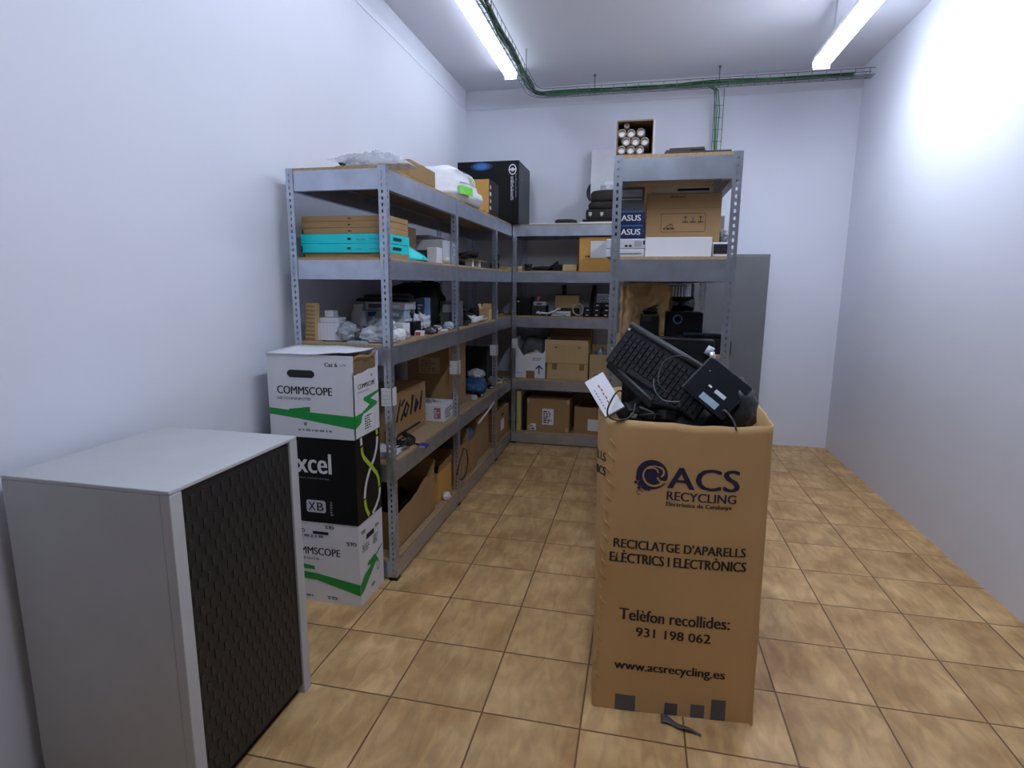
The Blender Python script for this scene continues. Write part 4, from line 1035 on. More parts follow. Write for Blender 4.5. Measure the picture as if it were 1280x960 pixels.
slab('handheld_reader', 'white hand-held device lying across the silver slim device', 'electronics', (-.26, 5.40, L5 + .3445), .19, .06, .04, m_wplas, extra=lambda b: b.box(-.096, -.085, -.025, .025, .004, .036, m_ink))
slab('leaning_board', 'tall white panel leaning on the back wall behind the bag pile', 'panel', (-.297, 5.585, L5), .40, .02, .70, m_wplas, rot=(-.06, 0, 0))
b = MB(); b.cyl((0, -.008, 0), (0, .008, 0), .115, m_dark, 30); tag(b.build('round_disc', loc=(-.425, 5.672, L5 + .33)), 'dark round disc standing behind the white panel edge', 'disc')

b = MB(); b.lathe([(.014, 0), (.026, 0), (.026, .042), (.014, .042), (.014, .001)], m_card_l, seg=20); tag(b.build('tape_roll', loc=(-1.085, 5.215, L4)), 'roll of tan tape at the left end of the fourth back board', 'tape')
b = MB(); b.lathe([(.034, 0), (.034, .045), (.04, .05), (.04, .062), (.03, .066)], m_dark, seg=20); tag(b.build('round_tin', loc=(-1.02, 5.30, L4)), 'dark round tin beside the tape roll on the back shelf', 'tin')
t = thing('multimeter_probe', 'black long tool lying on the fourth back board', 'tool', (-.86, 5.25, L4), .1)
b = MB(); b.tube([(-.11, 0, .02), (-.02, 0, .024), (.10, .02, .02)], [.014, .02, .017], m_black, 10); b.build('grip', t)
b = MB(); b.tube([(-.11, 0, .02), (-.15, -.01, .018), (-.17, -.02, .016)], .006, m_dark, 6); b.build('tip', t)
device('black_module', 'small black module standing next to the cream flat box', 'electronics', (-.735, 5.24, L4), .085, .08, .058, m_black, feet=False)
cable_coil('small black coil sitting behind the long black tool', (-.80, 5.40, L4), .045, 5, .006, seed=85, up_=.07)
carton('cream flat box beside the orange carton on the fourth back board', (-.628, 5.30, L4), .125, .18, .056, m_card_l, name='flat_box')
carton('orange-brown carton with a white sheet taped to its front on the back shelving', (-.378, 5.41, L4), .335, .42, .292, m_card_o, prints=scribble('f', .055, .118, .10, .135, 1, m_brownink, 86, .9) + [('r', 'f', (.03, .10, .2, .102), m_tape)], labels=[('f', .10, .115, .262, .258, dict(rows=0))])
device('socket_box', 'pale grey electrical device standing against the orange carton by the right shelving', 'electronics', (-.17, 5.20, L4), .055, .05, .26, m_grey_l, front=[('r', 'f', (.02, .17, .035, .19), m_ink), ('r', 'f', (.02, .06, .04, .075), m_ink)], feet=False)

device('projector', 'black boxy projector at the left end of the third back board', 'projector', (-1.06, 5.38, L3), .14, .24, .165, m_black, front=[glow(.028, .128, .009, .009, m_cream)], feet=False)
device('switch_box', 'dark box under the silver gadget on the third back board', 'electronics', (-.915, 5.38, L3), .13, .2, .09, m_dark, feet=False)
device('gadget', 'silver gadget lying on the dark box on the third back board', 'electronics', (-.92, 5.36, L3 + .0905), .12, .14, .035, m_silver, front=[('r', 'f', (.03, .008, .08, .026), m_grey_d)], feet=False, rz=.2)
lump('red_knob', 'small pink-red knob on top of the silver gadget', 'knob', (-.935, 5.38, L3 + .126), (.018, .018, .03), m_pink, .2, 3, 88)
t = thing('folding_case', 'cream flat panel tilted up on the third back board', 'panel', (-.675, 5.40, L3), 0, None)
b = MB(); b.cbox((0, .05, .125), (.225, .008, .125), m_card_l, (-.35, 0, 0)); b.build('panel', t)
b = MB(); b.box(-.115, .115, -.02, .12, 0, .06, m_dark); b.build('base', t)
b = MB(); b.cbox((0, .075, .187), (.23, .012, .010), m_black, (-.35, 0, 0)); b.build('rim', t)
device('white_hub', 'white flat device under the cream tilted panel', 'electronics', (-.70, 5.28, L3), .17, .07, .045, m_wplas, front=[('r', 'f', (.02, .012, .15, .03), m_grey_l)], feet=False)
b = MB(); b.tube([(-.11, 0, .02), (-.08, .0, .03), (-.03, .01, .022), (.02, .0, .04), (.06, .02, .065), (.085, .02, .07)], .009, m_wplas, 8); b.blob((-.115, 0, .022), (.022, .02, .022), m_wplas, .2, 2, 2)
tag(b.build('white_cable', loc=(-.79, 5.215, L3)), 'thick white cable bent up beside the tilted cream panel', 'cable')
circuit_board('green circuit board hanging at the front edge of the third back board', (-.745, 5.235, L3), .21, .07, seed=9)
cable_coil('cream cord loop standing beside the tilted cream panel', (-.56, 5.30, L3 + .06), .05, 2, .003, m_cream, seed=89, rot=(1.45, 0, .2), up_=.01)
for r_ in range(3):
    for c_ in range(3):
        if r_ == 2 and c_ == 0: continue
        lab = 'black boxed module of the stack by the right shelving, %s row, %s column' % (('bottom', 'middle', 'top')[r_], ('left', 'middle', 'right')[c_])
        device('boxed_module', lab, 'electronics', (-.46 + c_ * .083 + .004 * r_, 5.27 + .006 * ((r_ + c_) % 2), L3 + r_ * .043), .076, .12, .042, m_black, front=[('r', 'f', (.024, .012, .05, .024), m_silver)], feet=False, group='black boxed modules stacked on the third back board')
device('grey_switch', 'grey patterned device behind the stack of black modules', 'electronics', (-.31, 5.47, L3), .16, .16, .205, m_grey_l, front=scribble('f', .01, .12, .15, .19, 5, m_grey_d, 90), feet=False)
for x_, lb_ in ((-.72, 'black bar standing at the back of the third back board, left of two'), (-.47, 'black bar leaning at the back of the third back board, right of two')):
    slab('bar', lb_, 'bar', (x_, 5.60, L3), .04, .02, .28, m_black, rot=(0, .0 if x_ < -.6 else .15, 0))

# white carton with a blue arrow
t = thing('carton', 'white carton with a blue arrow and torn top on the second back board', 'box', (-.976, 5.36, L2))
W2, D2, H2 = .288, .32, .33
b = MB(); e = .004
b.box(-W2/2, W2/2, -D2/2, D2/2, 0, e, m_wbox)
b.prism([(0, 0), (W2, 0), (W2, .265), (.265, .238), (.20, .245), (.15, .225), (.115, .232), (.085, .212), (.03, .30), (.012, .352), (0, .352)], (-W2/2, -D2/2 + e, 0), (1, 0, 0), (0, 0, 1), e, m_wbox)
b.box(-W2/2, -W2/2 + e, -D2/2 + e, D2/2, e, H2, m_wbox); b.box(W2/2 - e, W2/2, -D2/2 + e, D2/2, e, H2, m_wbox); b.box(-W2/2 + e, W2/2 - e, D2/2 - e, D2/2, e, H2, m_wbox)
for pr in [('q', 'f', [(.195, .095), (.2325, .13), (.27, .095), (.262, .086), (.2385, .107), (.2385, .045), (.2265, .045), (.2265, .107), (.203, .086)], m_blueink), ('r', 'f', (.11, 0, .19, .072), m_tape)] + scribble('f', .02, .05, .11, .06, 1, m_greyink, 91) + scribble('f', .17, .17, .26, .20, 2, m_greyink, 92):
    put_print(b, W2, D2, H2, pr)
b.build('body', t)
flap(t, W2, D2, H2, 'l', .05, 8, m_wbox, torn=True, seed=4); flap(t, W2, D2, H2, 'r', .05, 5, m_wbox, torn=True, seed=5)
lump('foam_block', 'grey film-wrapped packing inside the torn white carton', 'packing', (-.976, 5.42, L2 + .006), (.125, .09, .20), m_grey_d, .12, 2, 93, power=.6)
lump('packing_scraps', 'cream and grey packing scraps at the torn edge of the white carton', 'packing', (-.94, 5.28, L2 + .006), (.09, .05, .135), m_cream, .35, 4, 94)
carton('lower of the two stacked tan cartons on the second back board', (-.628, 5.35, L2), .378, .28, .150, m_card_l, prints=[('r', 'f', (.05, .09, .095, .148), m_tape), ('r', 'f', (.30, .09, .345, .148), m_tape)])
carton('upper of the two stacked tan cartons, with flaps standing open', (-.635, 5.35, L2 + .1508), .395, .29, .165, m_card_l, flaps=[('f', .05, -12), ('b', .06, 5), ('l', .04, 10)], prints=[('r', 'f', (.085, .14, .11, .155), m_tape), ('r', 'f', (.30, .14, .325, .155), m_tape)])
carton('large dull carton standing behind the two stacked tan cartons', (-.63, 5.592, L2), .39, .12, .44, m_card, name='carton')
carton('small pale carton right of the stacked tan cartons', (-.345, 5.34, L2), .165, .22, .24, m_card_l, flaps=[('b', .07, 8), ('l', .05, 12)], labels=[('f', .03, .02, .15, .075, dict(rows=2, seed=95, m=m_card_e, ink=m_brownink, label='pale label'))])
lump('film_roll', 'grey crumpled film poking out of the small pale carton', 'wrap', (-.33, 5.34, L2 + .006), (.065, .08, .155), m_greybag, .3, 3, 96)

slab('folder', 'pale yellow folder standing at the left end of the lowest back board', 'folder', (-1.079, 5.34, L1), .042, .26, .385, m_yellow)
slab('binder', 'black binder beside the yellow folder on the lowest back board', 'folder', (-1.030, 5.36, L1), .036, .26, .33, m_black)
t = carton('worn brown carton with a white address label on the lowest back board', (-.795, 5.39, L1), .405, .34, .315, m_card, rz=-.035, prints=[('r', 'f', (.01, .01, .035, .06), m_card_e), ('r', 'f', (.37, .01, .40, .05), m_card_e), ('r', 'f', (.002, .27, .02, .31), m_card_e), ('r', 'f', (.38, .28, .403, .312), m_card_e)],
       labels=[('f', .15, .07, .258, .225, dict(rows=6, seed=97)), ('f', .04, .012, .09, .075, dict(rows=2, seed=98, label='small torn label'))])
carton('tilted brown carton with a white label behind the recycling carton', (-.405, 5.40, L1), .27, .30, .25, m_card, rz=-.12, labels=[('f', .13, .03, .24, .14, dict(rows=0))], flaps=[('b', .1, 12), ('r', .08, 30)])

# ------------------------------------------------------------------ right shelving
t = thing('carton', 'open-ended carton holding white capped tubes on the right top board', 'box', (-.050, 2.772, L5))
b = MB(); w_, d_, h_ = .148, .50, .136; e = .005
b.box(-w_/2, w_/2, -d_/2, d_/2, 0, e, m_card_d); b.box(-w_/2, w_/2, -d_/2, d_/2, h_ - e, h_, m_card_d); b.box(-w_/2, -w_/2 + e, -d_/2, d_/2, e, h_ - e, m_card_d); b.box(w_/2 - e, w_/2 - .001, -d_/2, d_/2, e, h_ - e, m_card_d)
b.box(w_/2 - .001, w_/2 + .003, -d_/2 - .002, d_/2, 0, h_, m_wbox); b.box(-w_/2 + e, w_/2 - e, d_/2 - e, d_/2, e, h_ - e, m_card_d)
b.build('body', t)
pos = [(.055, .024), (.0955, .0265), (.0135, .036), (.0525, .062), (.0175 + .0, .0745), (.0905, .0655), (.062, .100), (.0985, .1045), (.021, .1125)]
tr = .0178
cent = [(.020, .0235), (.057, .0235), (.094, .0235), (.0385, .0557), (.0755, .0557), (.1125, .0557), (.020, .0879), (.057, .0879), (.096, .092), (.0385, .1175)]
for k, (x, z) in enumerate(cent):
    rr = tr if k < 9 else .011
    tt = thing('document_tube', 'brown cardboard tube with a white end cap in the open-ended carton', 'tube', (-.124 + .0005 + x, 2.532 + .006 * (k % 3), L5 + z), group='capped tubes in the carton on the right top board')
    b = MB(); n = 20; vs = []
    for y in (0, .42):
        for r0 in (rr, rr - .006):
            vs += [(r0 * math.cos(2 * PI * i / n), y, r0 * math.sin(2 * PI * i / n)) for i in range(n)]
    fs = [(i, (i + 1) % n, 2 * n + (i + 1) % n, 2 * n + i) for i in range(n)] + [(n + i, n + (i + 1) % n, (i + 1) % n, i) for i in range(n)] + [(3 * n + i, 3 * n + (i + 1) % n, n + (i + 1) % n, n + i) for i in range(n)] + [(2 * n + i, 2 * n + (i + 1) % n, 3 * n + (i + 1) % n, 3 * n + i) for i in range(n)]
    b.add(vs, fs, m_tubek, True); b.build('tube', tt)
    b = MB(); b.cyl((0, .004, 0), (0, .03, 0), rr - .0062, m_tubew if k != 9 else m_tubek, 18); b.build('end_cap', tt)
for k, (x, z, wd, dd, a, lb_) in enumerate(((.17, 0, .26, .16, .0, 'dark brown board lying flat on the right top board, lowest of three'), (.09, .0125, .10, .12, .12, 'short dark board resting on the lowest dark board beside the tube carton'), (.14, .025, .14, .10, -.2, 'thin dark strip topmost across the dark boards'))):
    slab('board_offcut', lb_, 'board', (x + .03, 2.62 + .01 * k, L5 + z), wd, dd, .012, m_dwood, rz=a, rot=(0, .0 if k < 2 else .03, a))
device('computer', 'grey slim desktop computer at the bottom behind the right front upright', 'computer', (-.073, 2.755, L4), .164, .36, .034, m_grey_l, front=[('r', 'f', (.05, .012, .15, .016), m_grey_d)], feet=False, group='slim computers on the right shelving')
device('computer', 'grey slim desktop computer with two dark ports, on top of the other slim one', 'computer', (-.071, 2.755, L4 + .0345), .164, .36, .042, m_grey_l, front=[('r', 'f', (.078, .008, .09, .017), m_ink), ('r', 'f', (.095, .008, .107, .017), m_ink), ('r', 'f', (.118, .010, .148, .034), m_grey), ('r', 'f', (.154, .018, .162, .034), m_ink)], feet=False, group='slim computers on the right shelving')
for k in range(2):
    carton(('lower navy box with white lettering on the slim computers', 'upper navy box with white lettering on the slim computers')[k], (-.062, 2.73, L4 + .0775 + k * .058), .125, .30, .0572, m_navy, name='motherboard_box', bev=.001,
           prints=[('t', 'f', .03, .016, .082, .024, 'ASUS', m_wink, .015), ('q', 'f', [(.105, .004), (.123, .03), (.123, .034), (.10, .004)], m_bluegl), ('r', 'f', (.012, .050, .12, .0565), m_blue)])
device('scanner', 'dark grey flat device on the navy boxes under the top beam', 'electronics', (-.056, 2.75, L4 + .195), .11, .26, .10, m_grey_d, front=[('r', 'f', (.01, .048, .1, .052), m_cream), ('r', 'f', (.012, .06, .1, .09), m_grey)], feet=False)
fr = []
for a in range(4):
    pts = {0: [(.072, .108), (.238, .108)], 1: [(.246, .116), (.246, .176)], 2: [(.238, .184), (.072, .184)], 3: [(.064, .176), (.064, .116)]}[a]
    fr.append(('s', 'f', pts, .0018, m_brownink))
for cx_, cy_, a0 in ((.238, .116, -PI/2), (.238, .176, 0), (.072, .176, PI/2), (.072, .116, PI)):
    fr.append(('s', 'f', [(cx_ + .008 * math.cos(a0 + PI/2 * i / 5), cy_ + .008 * math.sin(a0 + PI/2 * i / 5)) for i in range(6)], .0018, m_brownink))
fr += [('s', 'f', [(.085, .124), (.09, .132), (.098, .138), (.106, .140), (.112, .136), (.114, .128)], .003, m_brownink), ('s', 'f', [(.104, .124), (.106, .136), (.11, .144)], .002, m_brownink)] + scribble('f', .075, .118, .13, .127, 1, m_brownink, 101, .9)
for k in range(3):
    x0 = .152 + k * .031
    fr += [('r', 'f', (x0, .146, x0 + .024, .151), m_brownink), ('q', 'f', [(x0 + .003, .166), (x0 + .021, .166), (x0 + .012, .174)], m_brownink) if k != 1 else ('r', 'f', (x0 + .007, .156, x0 + .017, .172), m_greyink), ('r', 'f', (x0 + .0105, .151, x0 + .0135, .166), m_brownink)]
carton('large brown carton with a printed symbol frame on the right shelving', (.163, 2.835, L4), .308, .40, .268, m_card, prints=fr + [('r', 'f', (.004, .205, .304, .2065), m_tape)] + scribble('f', .10, .25, .2, .258, 1, m_brownink, 102))
device('scanner', 'cream flat device with a dark slot on top of the large brown carton', 'electronics', (.155, 2.80, L4 + .2685), .25, .30, .030, m_cream, front=[('r', 'f', (.105, .010, .235, .020), m_ink)], feet=False)
carton('plain white box in front of the large brown carton on the right shelving', (.145, 2.588, L4), .268, .072, .080, m_wbox, name='white_box', bev=.001)
device('drive_bay', 'white device with a black front beside the plain white box', 'electronics', (.318, 2.66, L4), .066, .16, .060, m_wplas, front=[('r', 'f', (.004, .012, .064, .052), m_ink)], feet=False)
lump('film_wrap', 'grey cable scraps on top of the white black-fronted device', 'cables', (.335, 2.70, L4 + .0605), (.024, .06, .03), m_greybag, .35, 4, 103)
carton('pale box with grey lettering at the right side of the large brown carton', (.343, 2.98, L4), .044, .2, .20, m_wbox, name='small_box', prints=[('t', 'f', .004, .08, .038, .03, 'GE', m_grey_d, .02)])

# third board, above the recycling carton
t = thing('kraft_wrap', 'crumpled kraft paper standing upright on the right third board', 'paper', (.02, 2.98, L3))
b = MB()
def kr(p, q):
    x = -.125 + .25 * p; z = .298 * q; y = .05 * q + .05 * abs(p - .25) * 1.2 + .035 * noise.noise(Vector((x * 12, z * 9, 1))) + .012 * noise.noise(Vector((x * 40, z * 30, 5)))
    if p < .2: y += (.2 - p) * .9
    return (x + .012 * noise.noise(Vector((z * 20, 2, x * 5))), y, z)
b.sheet(30, 26, kr, .002, m_kraft, smooth=False); b.build('sheet', t)
b = MB(); b.box(-.11, .14, .12, .30, 0, .28, m_card); b.build('wrapped_box', t)
device('dock', 'black docking device standing left on the right third board', 'electronics', (.045, 2.74, L3), .085, .16, .155, m_black, feet=False, front=[('r', 'f', (.01, .13, .05, .15), m_dark)])
device('projector', 'dark projector with a blue-grey lens ring on the right third board', 'projector', (.20, 2.80, L3), .16, .16, .165, m_blackm, feet=False, front=[glow(.05, .135, .022, .022, m_dblue), glow(.05, .135, .014, .014, m_ink)])
b = MB(); b.cyl((-.05, 0, .036), (.05, .02, .036), .034, m_gloss, 20); tag(b.build('speaker_tube', loc=(.19, 2.80, L3 + .166)), 'glossy dark cylinder lying on top of the dark projector', 'electronics')
cable_coil('black cable coil on the docking device', (.05, 2.75, L3 + .156), .03, 4, .004, seed=104, up_=.03)
device('laptop', 'closed silver-black laptop lying on the right third board near the right upright', 'laptop', (.27, 2.66, L3 + .066), .17, .22, .022, m_gloss, feet=False, bev=.006)
device('base_unit', 'black flat unit under the closed laptop', 'electronics', (.26, 2.67, L3), .19, .25, .065, m_blackm, feet=False)

t = thing('steel_locker', 'grey ribbed metal box standing far back on the right third board', 'cabinet', (.235, 4.95, L3))
b = MB(); b.box(-.105, .105, -.22, .22, 0, .288, m_grey_d); b.build('case', t, bevel=.003)
b = MB()
for k in range(9): b.box(-.10 + k * .0225, -.092 + k * .0225, -.224, -.22, .008, .28, m_grey)
b.build('front_ribs', t)

t = thing('metal_cabinet', 'tall grey metal cabinet against the back wall behind the right shelving', 'cabinet', (.74, 5.42, 0))
b = MB(); b.box(-.30, .30, -.20, .20, .06, 1.75, m_grey_c); b.build('carcass', t, bevel=.004)
for s_ in (-1, 1):
    b = MB(); b.box(min(s_ * .004, s_ * .294), max(s_ * .004, s_ * .294), -.218, -.20, .08, 1.735, m_grey_c); d_ = b.build('door', t, bevel=.003)
    b = MB(); b.box(s_ * .03 - .008, s_ * .03 + .008, -.235, -.218, .90, 1.02, m_dark); b.build('handle', d_, bevel=.003)
b = MB(); b.box(-.28, .28, -.18, .18, 0, .06, m_blackm); b.build('plinth', t)

# ------------------------------------------------------------------ the recycling carton
RC = Vector((.158, 2.15, 0)); RH = 1.062
key = [(.158, 1.862), (.27, 1.866), (.375, 1.884), (.415, 1.905), (.435, 1.94), (.437, 2.15), (.435, 2.37), (.40, 2.42), (.35, 2.437), (.158, 2.44), (-.03, 2.437), (-.08, 2.42), (-.117, 2.37), (-.120, 2.15), (-.118, 1.965), (-.100, 1.915), (-.062, 1.880), (.04, 1.866), (.158, 1.862)]
keyB = [(.158, 1.869), (.27, 1.877), (.385, 1.886), (.425, 1.890), (.445, 1.90), (.440, 2.15), (.435, 2.40), (.42, 2.437), (.35, 2.44), (.158, 2.44), (-.03, 2.437), (-.09, 2.43), (-.108, 2.40), (-.112, 2.15), (-.108, 1.90), (-.104, 1.858), (-.080, 1.853), (.04, 1.860), (.158, 1.869)]
def spline(P, n=9):
    o = []
    for i in range(len(P) - 1):
        p0, p1, p2, p3 = P[i - 1] if i else P[-2], P[i], P[i + 1], P[i + 2] if i + 2 < len(P) else P[1]
        for k in range(n):
            t = k / n
            o.append(tuple(.5 * ((2 * p1[a]) + (-p0[a] + p2[a]) * t + (2 * p0[a] - 5 * p1[a] + 4 * p2[a] - p3[a]) * t * t + (-p0[a] + 3 * p1[a] - 3 * p2[a] + p3[a]) * t ** 3) for a in (0, 1)))
    return o
prof = [Vector((x - RC.x, y - RC.y)) for x, y in spline(key)]
NP = len(prof)
profB = [Vector((x - RC.x, y - RC.y)) for x, y in spline(keyB)]
cum = [0.0]
for i in range(NP): cum.append(cum[-1] + (prof[(i + 1) % NP] - prof[i]).length)
PER = cum[-1]
def octa(s, z, off=0.0):
    s = s % PER
    i = 0
    lo, hi = 0, NP
    while hi - lo > 1:
        mid = (lo + hi) // 2
        if cum[mid] <= s: lo = mid
        else: hi = mid
    i = lo; f = (s - cum[i]) / (cum[i + 1] - cum[i])
    kz = min(1, max(0, z / RH)) ** .8
    A = prof[i].lerp(profB[i], 1 - kz); B = prof[(i + 1) % NP].lerp(profB[(i + 1) % NP], 1 - kz)
    p = A.lerp(B, f); tgt = (B - A).normalized()
    n = Vector((tgt.y, -tgt.x))
    a = math.atan2(p.y, p.x)
    k = 1 + .03 * (z / RH) ** 2 * (1 if p.x < -.2 else .25)
    w_ = .0035 * noise.noise(Vector((p.x * 5, p.y * 5, z * 4))) + .002 * noise.noise(Vector((p.x * 16, p.y * 16, z * 7)))
    q = p * k + n * (w_ + off)
    return (q.x, q.y, z)
t = thing('recycling_carton', 'tall eight-sided cardboard collection carton full of black electronics, with dark printed lettering', 'recycling box', RC)
b = MB(); ROWS = 40; NS = 150
def topz(s): return RH + .007 * noise.noise(Vector((math.cos(2 * PI * s / PER) * 4, math.sin(2 * PI * s / PER) * 4, 0))) - .012 * max(0, math.cos(2 * PI * (s - .1) / PER))
vs = []
for j in range(ROWS + 1):
    for i in range(NS):
        s = PER * i / NS; vs.append(octa(s, topz(s) * j / ROWS))
for j in range(6):
    for i in range(NS):
        s = PER * i / NS; vs.append(octa(s, topz(s) - .1 * j, -.006))
fs = [(j * NS + i, j * NS + (i + 1) % NS, (j + 1) * NS + (i + 1) % NS, (j + 1) * NS + i) for j in range(ROWS + 6) for i in range(NS)]
b.add(vs, fs, m_octa, True)
b.add([octa(PER * i / NS, .02, -.004) for i in range(NS)], [tuple(range(NS))], m_octa)
# dark tape patches along the bottom edge
for s0, s1, z1 in ((-.174, -.113, .062), (-.012, .032, .047), (.077, .122, .052), (.142, .187, .08)):
    n = 5
    b.add([octa(s0 + (s1 - s0) * i / n, z, .0008) for z in (.001, z1) for i in range(n + 1)], [(i, i + 1, n + 2 + i, n + 1 + i) for i in range(n)], m_grey_d)
b.build('body', t)
def T(s, x0, z0, x1, z1, m=m_ink, off=.026, shift=-.158):
    b = MB(); b.text(s, (x0 + shift, z0), None, None, x1 - x0, z1 - z0, m, off, fn=lambda a, z: octa(a, z, .0012 + .0001 * math.sin(a * 900))); b.build('printed_text', t)
T('ACS', .113, .835, .338, .908, m_navyink, .035)
T('RECYCLING', .113, .795, .330, .825, m_navyink, .02)
T('Electrònics de Catalunya', .113, .771, .318, .789, m_ink, .01)
T("RECICLATGE D'APARELLS", -.045, .612, .372, .645)
T('ELÈCTRICS I ELECTRÒNICS', -.055, .560, .377, .604)
T('Telèfon recollides:', -.018, .348, .340, .391, off=.02)
T('931 198 062', .036, .291, .284, .325, off=.02)
T('www.acsrecycling.es', -.025, .150, .337, .194, off=.02)
T("RECICLATGE D'APARELLS", -.50, .905, -.085, .935)
T('ELÈCTRICS I ELECTRÒNICS', -.52, .855, -.083, .892)
b = MB()
def ring(cx, cz, pts, m, off): b.add([octa(cx - .158 + x, cz + z, off) for x, z in pts], [tuple(range(len(pts)))], m)
def arc(cx, cz, r, a0, a1, wd, m, off, n=20, cap=True):
    L = []
    for i in range(n + 1):
        a = a0 + (a1 - a0) * i / n; ww = wd if not callable(wd) else wd(i / n)
        for s_ in (1, -1): L.append(octa(cx - .158 + (r + s_ * ww / 2) * math.cos(a), cz + (r + s_ * ww / 2) * math.sin(a), off))
    b.add(L, [(2 * i, 2 * i + 1, 2 * i + 3, 2 * i + 2) for i in range(n)], m)
LX, LZ = .064, .877
ring(LX, LZ, [(.050 * math.cos(2 * PI * i / 40), .050 * math.sin(2 * PI * i / 40)) for i in range(40)], m_navyink, .0012)
arc(LX + .006, LZ - .004, .034, math.radians(60), math.radians(335), lambda u: .003 + .005 * u, m_octa, .0018)
arc(LX + .020, LZ + .010, .017, math.radians(90), math.radians(-60), .006, m_octa, .0018, 10)
arc(LX + .0, LZ + .004, .020, math.radians(130), math.radians(10), .0045, m_octa, .0018, 10)
arc(LX + .036, LZ - .004, .019, math.radians(190), math.radians(330), .0055, m_octa, .0018, 10)
for k, (x, z, r) in enumerate(((-.044, -.018, .007), (-.050, -.030, .006), (-.036, -.036, .009), (-.040, -.048, .006), (-.026, -.046, .007), (-.048, -.012, .004), (-.018, -.050, .007), (-.008, -.052, .005))):
    ring(LX, LZ, [(x + r * math.cos(2 * PI * i / 10), z + r * .8 * math.sin(2 * PI * i / 10)) for i in range(10)], m_navyink, .0016)
arc(LX - .038, LZ - .064, .008, 0, 2 * PI * .8, .002, m_navyink, .0014, 10)
b.build('printed_logo', t)
b = MB()       # crushed crease line down the front left corner
for k in range(20):
    z = .08 + k * .047; s = -.252 + .03 * z + .006 * math.sin(k * 2.1)
    b.tube([octa(s - .012, z + .012, .0), octa(s, z, .0018), octa(s + .012, z - .014, .0)], .0018, m_octa, 5)
b.build('crease', t)

# contents
b = MB(); b.blob((0, 0, 0), (.235, .235, .12), m_blackm, .25, 4, 5, .5); 
tag(b.build('electronic_scrap', loc=(.158, 2.15, .97)), 'jumble of dark electronic scrap filling the recycling carton', 'scrap', kind='stuff')
def frame_thing(name, label, cat, tl, tr, bl):
    tl, tr, bl = Vector(tl), Vector(tr), Vector(bl); u = (tr - tl).normalized(); v = (tl - bl); v = (v - u * v.dot(u)).normalized(); n = u.cross(v)
    o = thing(name, label, cat); mt = Matrix((u, v, n)).transposed().to_4x4(); mt.translation = tl; o.matrix_world = mt
    o.rotation_euler = mt.to_euler(); o.location = tl
    return o
# keyboard; local x along its top bar, y towards the bar, z up out of the keys
t = frame_thing('keyboard', 'black keyboard with a thick top bar, tilted towards the aisle in the recycling carton', 'keyboard', (-.034, 2.16, 1.342), (.24, 1.99, 1.195), (-.109, 2.139, 1.226))
b = MB(); b.box(0, .40, -.155, 0, -.022, 0, m_black); b.build('case', t, bevel=.004)
b = MB(); b.cyl((.006, .006, .0), (.392, .006, .0), .013, m_dark, 14); b.build('top_bar', t)
b = MB()
for j in range(6):
    for i in range(18):
        if j == 0 and 4 <= i <= 9: continue
        x = .016 + i * .0205; y = -.146 + j * .0218; b.box(x, x + .0155, y, y + .0150, 0, .006, m_key)
b.box(.016 + 4 * .0205, .016 + 10 * .0205 - .004, -.146, -.1285, 0, .005, m_key)
o = b.build('keycaps', t); o['kind'] = 'stuff'
b = MB(); b.cyl((.014, -.012, .0), (.014, -.012, .012), .005, m_silver, 10); b.build('screw', t)
# slim black case standing at the back
t = thing('computer', 'slim black computer case standing on edge at the back of the recycling carton', 'computer', (.108, 2.375, .80), 0, None, (.0, .035, 0))
b = MB(); b.box(-.175, .165, -.035, .035, 0, .485, m_black); b.build('case', t, bevel=.004)
b = MB(); b.box(-.172, .162, -.0365, -.035, .02, .475, m_blackm); b.build('front_panel', t)
b = MB(); b.cyl((.140, -.04, .43), (.155, -.045, .46), .014, m_grey_l, 12); b.build('knob', t)
# screen bezel lower front
t = frame_thing('monitor_panel', 'black monitor panel lying under the keyboard in the recycling carton', 'monitor', (-.109, 2.18, 1.207), (.08, 2.313, 1.14), (.055, 1.9, 1.111))
b = MB(); b.box(0, .24, -.335, 0, -.026, 0, m_black); b.build('case', t, bevel=.006)
b = MB(); b.box(.014, .23, -.325, -.012, 0, .001, m_gloss); b.build('screen', t)
b = MB(); b.cyl((.004, -.33, .0), (.004, -.005, .0), .007, m_dark, 12); b.build('edge_strip', t)
# tilted device on the right
t = frame_thing('drive_caddy', 'glossy black device with pale stickers leaning out at the right of the recycling carton', 'electronics', (.145, 1.93, 1.16), (.236, 1.97, 1.259), (.228, 1.885, 1.078))
b = MB(); b.box(0, .145, -.165, 0, -.034, 0, m_gloss); b.build('case', t, bevel=.006)
b = MB(); b.box(0.002, .143, -.010, .004, -.03, -.004, m_dark); b.build('rail', t, bevel=.002)
b = MB(); b.box(.012, .035, -.125, -.06, 0, .0008, m_lblue); b.build('sticker', t)['label'] = 'pale blue sticker'
b = MB(); b.box(.055, .068, -.125, -.085, 0, .0008, m_grey_l); b.build('sticker', t)['label'] = 'pale grey sticker'
b = MB(); b.box(.06, .066, -.07, -.058, 0, .0008, m_wink); b.box(.10, .103, -.03, -.027, 0, .0008, m_wink); b.build('sticker', t)['label'] = 'tiny white sticker'
b = MB(); b.cyl((.138, -.01, -.01), (.155, .010, -.005), .009, m_silver, 10); b.build('bracket', t)
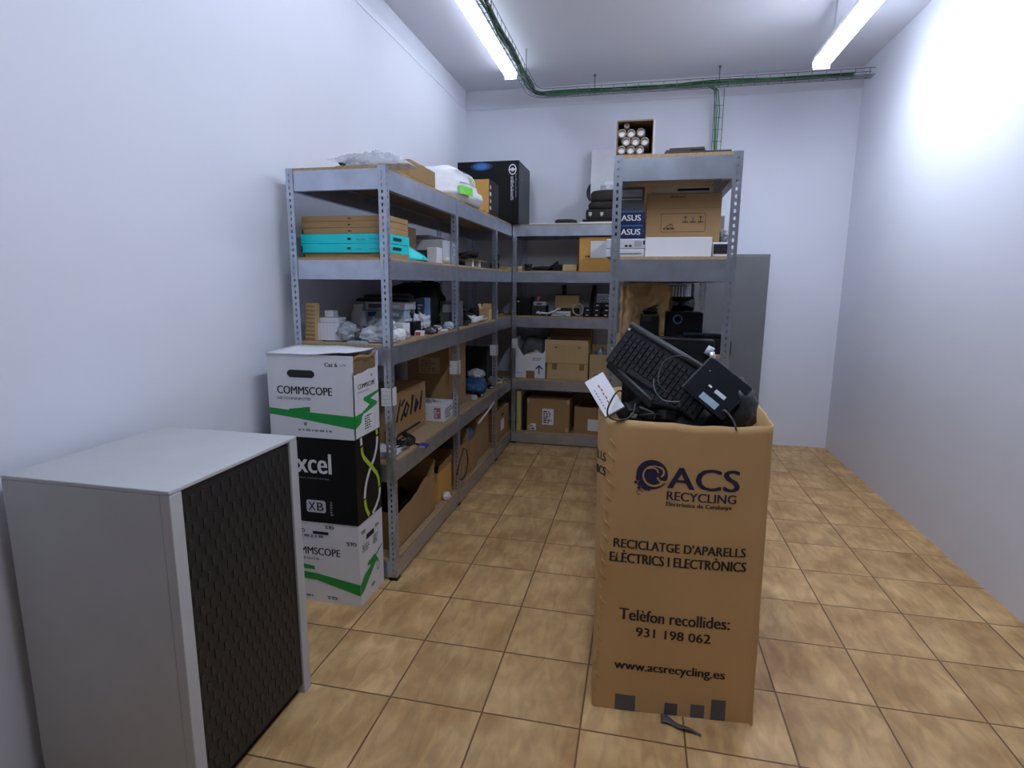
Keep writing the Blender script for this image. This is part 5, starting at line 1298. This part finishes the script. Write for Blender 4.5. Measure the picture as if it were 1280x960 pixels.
# white slab with red writing at the left
t = frame_thing('label_card', 'white card with faint red writing standing out of the left of the recycling carton', 'card', (-.174, 1.95, 1.160), (-.114, 1.965, 1.196), (-.118, 1.90, 1.085))
b = MB(); b.box(0, .071, -.145, 0, -.016, -.012 + .011, m_wbox); b.build('card', t)
b = MB(); b.box(.001, .070, -.144, -.001, -.026, -.0165, m_black); b.build('backing', t)
b = MB()
for k in range(5): b.box(.032 + .002 * (k % 2), .036 + .002 * (k % 2), -.045 - .016 * k, -.034 - .016 * k, -.001, -.0004, m_redink)
for k in range(7): b.box(.012, .016, -.05 - .012 * k, -.044 - .012 * k, -.001, -.0004, m_greyink)
b.build('writing', t)
def wire(name, label, pts, r, m=m_cable_k): 
    b = MB()
    P = [Vector(p) for p in pts]; Q = []
    for i in range(len(P) - 1):
        p0, p1, p2, p3 = P[max(0, i - 1)], P[i], P[i + 1], P[min(len(P) - 1, i + 2)]
        for k in range(7):
            tt = k / 7; Q.append(.5 * (2 * p1 + (p2 - p0) * tt + (2 * p0 - 5 * p1 + 4 * p2 - p3) * tt * tt + (3 * p1 - p0 - 3 * p2 + p3) * tt ** 3))
    Q.append(P[-1]); b.tube(Q, r, m, 7); return tag(b.build(name), label, 'cable')
wire('loose_cable', 'black cable looped over the white card at the carton rim', [(-.02, 1.99, 1.10), (-.055, 1.90, 1.145), (-.085, 1.865, 1.10), (-.085, 1.862, 1.065), (-.05, 1.868, 1.052), (-.01, 1.88, 1.068), (.0, 1.93, 1.10)], .003)
wire('loose_cable', 'thin dark lead arching over the laptop keyboard', [(.10, 1.93, 1.14), (.07, 1.95, 1.175), (.09, 2.0, 1.235), (.15, 2.0, 1.255), (.215, 1.96, 1.225)], .0022, m_dark)
wire('loose_cable', 'grey lead curving below the laptop keyboard to the glossy device', [(.055, 1.93, 1.185), (.06, 1.91, 1.15), (.09, 1.895, 1.12), (.14, 1.885, 1.12)], .0026, m_grey_d)
for k, (x, y, z, lb_) in enumerate(((-.02, 1.935, 1.055, 'black plug block by the front rim, nearest the white card'), (.03, 1.925, 1.05, 'black plug block by the front rim, second from the white card'), (.10, 1.92, 1.045, 'black plug block by the front rim under the monitor panel'))):
    adapter(lb_, (x, y, z), .4 + k, (.04, .06, .035), seed=k, rot=(.3, .2, .4 + k))
wire('loose_cable', 'grey metal lead bent over the rim at the right of the carton', [(.27, 1.93, 1.06), (.275, 1.885, 1.10), (.30, 1.872, 1.075), (.315, 1.868, 1.04)], .003, m_grey_d)
lump('grey_scrap', 'grey plastic scrap behind the glossy device at the right of the carton', 'scrap', (.33, 2.0, 1.02), (.06, .10, .09), m_dark, .3, 3, 110)

# scrap of film on the floor
b = MB(); b.sheet(12, 3, lambda p, q: (.135 + .13 * p, 1.842 - .05 * p + .02 * (q - .5) * (1.4 - p) * 1.6 + .004 * math.sin(9 * p), .004 + .010 * math.sin(PI * p) * (1 - q) + .003 * math.sin(12 * p)), .001, m_grey_d)
tag(b.build('film_scrap'), 'strip of dark film on the tiles in front of the recycling carton', 'scrap')
